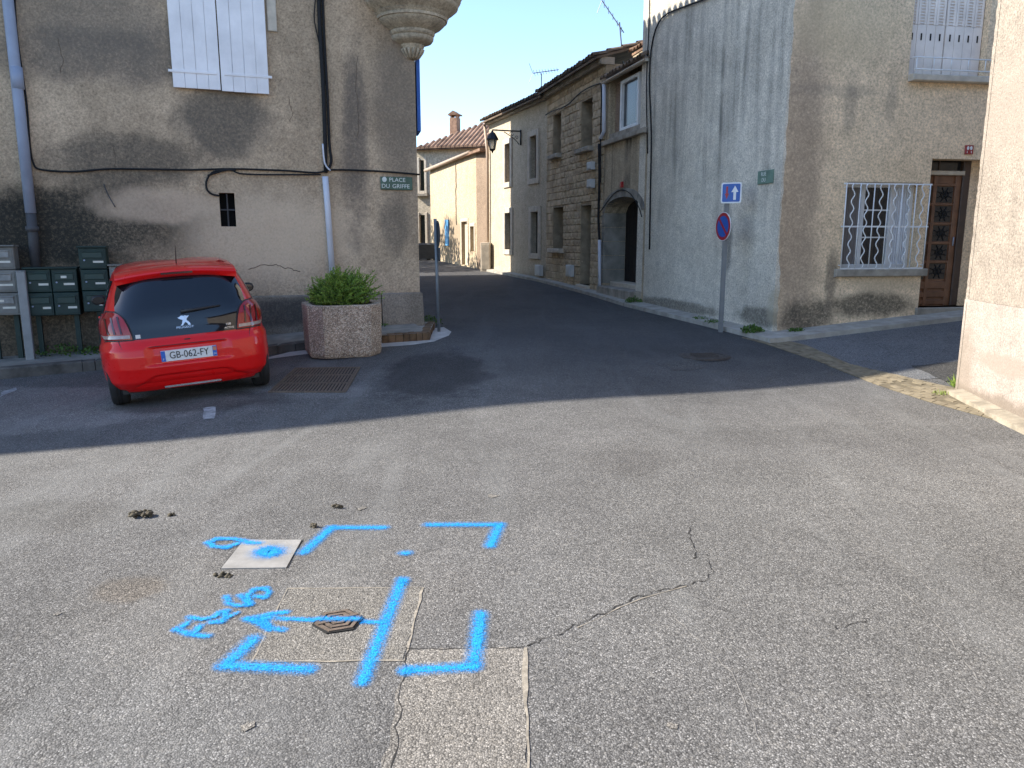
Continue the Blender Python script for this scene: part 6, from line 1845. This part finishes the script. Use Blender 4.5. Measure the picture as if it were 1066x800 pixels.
mb = MB(); mb.box(-.025, .03, yb(0, .675) - .006, yb(0, .675) + .02, .658, .68); mb.build('hatch_handle', M_plastic, car)
# lower trim, exhaust strip and underbody
mb = MB(); mb.box(-.27, .27, yb(0, .22) - .004, yb(0, .22) + .05, .186, .205); mb.build('lower_trim', M_chrome, car)
mb = MB(); mb.box(-.66, .66, -.30, 2.8, .15, .25); mb.build('underbody', M_plastic, car)
mb = MB(); mb.tube([(-.35, -.30, .235), (-.35, -.36, .23)], .03, 10); mb.build('exhaust', M_iron, car)
# side windows, door shut lines, mirrors, handles
for sx in (-1, 1):
    for (ya, yb2) in ((.02, .62), (.70, 1.72)):
        mb = MB(); nr, nc = 8, 10; pts = []
        for j in range(nr + 1):
            z = .96 + .33 * j / nr
            y0_ = ya + (.14 * j / nr if ya < .1 else 0); y1_ = yb2 - (.50 * j / nr if yb2 > 1 else 0)
            for i in range(nc + 1):
                y = y0_ + (y1_ - y0_) * i / nc; pts.append((sx * (xsurf(y, z) + .004), y, z))
        mb.add(pts, [(j * (nc + 1) + i, j * (nc + 1) + i + 1, (j + 1) * (nc + 1) + i + 1, (j + 1) * (nc + 1) + i) for j in range(nr) for i in range(nc)]); mb.build('side_window', M_cglass, car, True)
    mr = MB(); cx_ = sx * .85
    mr.lathe([(0, -.06), (.045, -.055), (.075, -.034), (.085, 0), (.075, .04), (.045, .056), (0, .062)], (cx_, 1.72, .99), 16, sx=1, sy=.7)
    mir = mr.build('mirror', M_plastic, car, True)
    mb = MB(); mb.tube([(sx * .74, 1.76, .93), (sx * .83, 1.74, .96)], .03, 8); mb.build('mirror_arm', M_plastic, mir, True)
    mb = MB(); mb.prism([(cx_ + .062 * math.cos(a), 1.659, .99 + .042 * math.sin(a)) for a in [k * math.pi / 8 for k in range(16)]], (0, -.006, 0)); mb.build('mirror_glass', M_cglass, mir)
    hd_ = MB(); hd_.tube([(sx * (xsurf(.8, .84) + .012), .78, .85), (sx * (xsurf(.9, .85) + .028), .88, .855), (sx * (xsurf(1.0, .84) + .012), .99, .85)], .014, 8); hd_.build('door_handle', M_red_p, car, True)
    ln_ = MB(); ln_.tube([(sx * (xsurf(.68, z) - .001), .68 - .02 * (z > .9), z) for z in (.36, .5, .65, .8, .93)], .004, 5); ln_.build('door_gap', M_plastic, car)
# windscreen
mb = MB(); pts = []; nr, nc = 8, 14
for j in range(nr + 1):
    z = .98 + .34 * j / nr; w_, yr, yf = lev(z); n = nexp(z)
    for i in range(nc + 1):
        x = (-1 + 2 * i / nc) * w_ * .84; y = YC + (yf - YC) * (1 - (abs(x) / w_) ** n) ** (1 / n) + .006; pts.append((x, y, z))
mb.add(pts, [(j * (nc + 1) + i, j * (nc + 1) + i + 1, (j + 1) * (nc + 1) + i + 1, (j + 1) * (nc + 1) + i) for j in range(nr) for i in range(nc)]); mb.build('windscreen', M_cglass, car, True)
for sx in (-1, 1):
    mb = MB(); mb.lathe([(0, .05), (.09, .04), (.14, 0), (.12, -.05), (0, -.07)], (sx * .58, 2.86, .70), 14, sx=1.0, sy=.7); mb.build('headlight', M_lensw, car, True)
mb = MB(); mb.tube([(0.02, .16, 1.43), (0.03, .02, 1.62)], [.006, .003], 6); mb.build('roof_antenna', M_plastic, car)
# wheels
for y_ in (0, 2.34):
    for sx in (-1, 1):
        c_ = sx * .695
        prof_ = [(.19, -.08), (.25, -.085), (.272, -.075), (.283, -.05), (.285, -.02), (.279, -.018), (.279, -.012), (.285, -.010), (.285, .010), (.279, .012), (.279, .018), (.285, .02), (.283, .05), (.272, .075), (.25, .085), (.19, .08)]
        mb = MB(); nseg = 40; pts = []
        for r_, o_ in prof_:
            for k in range(nseg):
                a = 2 * math.pi * k / nseg; pts.append((c_ + o_, y_ + r_ * math.cos(a), .285 + r_ * math.sin(a)))
        mb.add(pts, [(i * nseg + k, i * nseg + (k + 1) % nseg, (i + 1) * nseg + (k + 1) % nseg, (i + 1) * nseg + k) for i in range(len(prof_) - 1) for k in range(nseg)])
        whl = mb.build('wheel', M_rub, car, True); smooth_by_angle(whl, 40)
        mb = MB()
        mb.tube([(c_ - sx * .05, y_, .285), (c_ + sx * .03, y_, .285)], .192, 28)
        rim = mb.build('rim', M_plastic, whl)
        for k in range(7):
            a = 2 * math.pi * k / 7
            mb = MB(); mb.tube([(c_ + sx * .05, y_ + .03 * math.cos(a), .285 + .03 * math.sin(a)), (c_ + sx * .045, y_ + .185 * math.cos(a), .285 + .185 * math.sin(a))], [.03, .022], 6); mb.build('spoke', M_rim, whl)
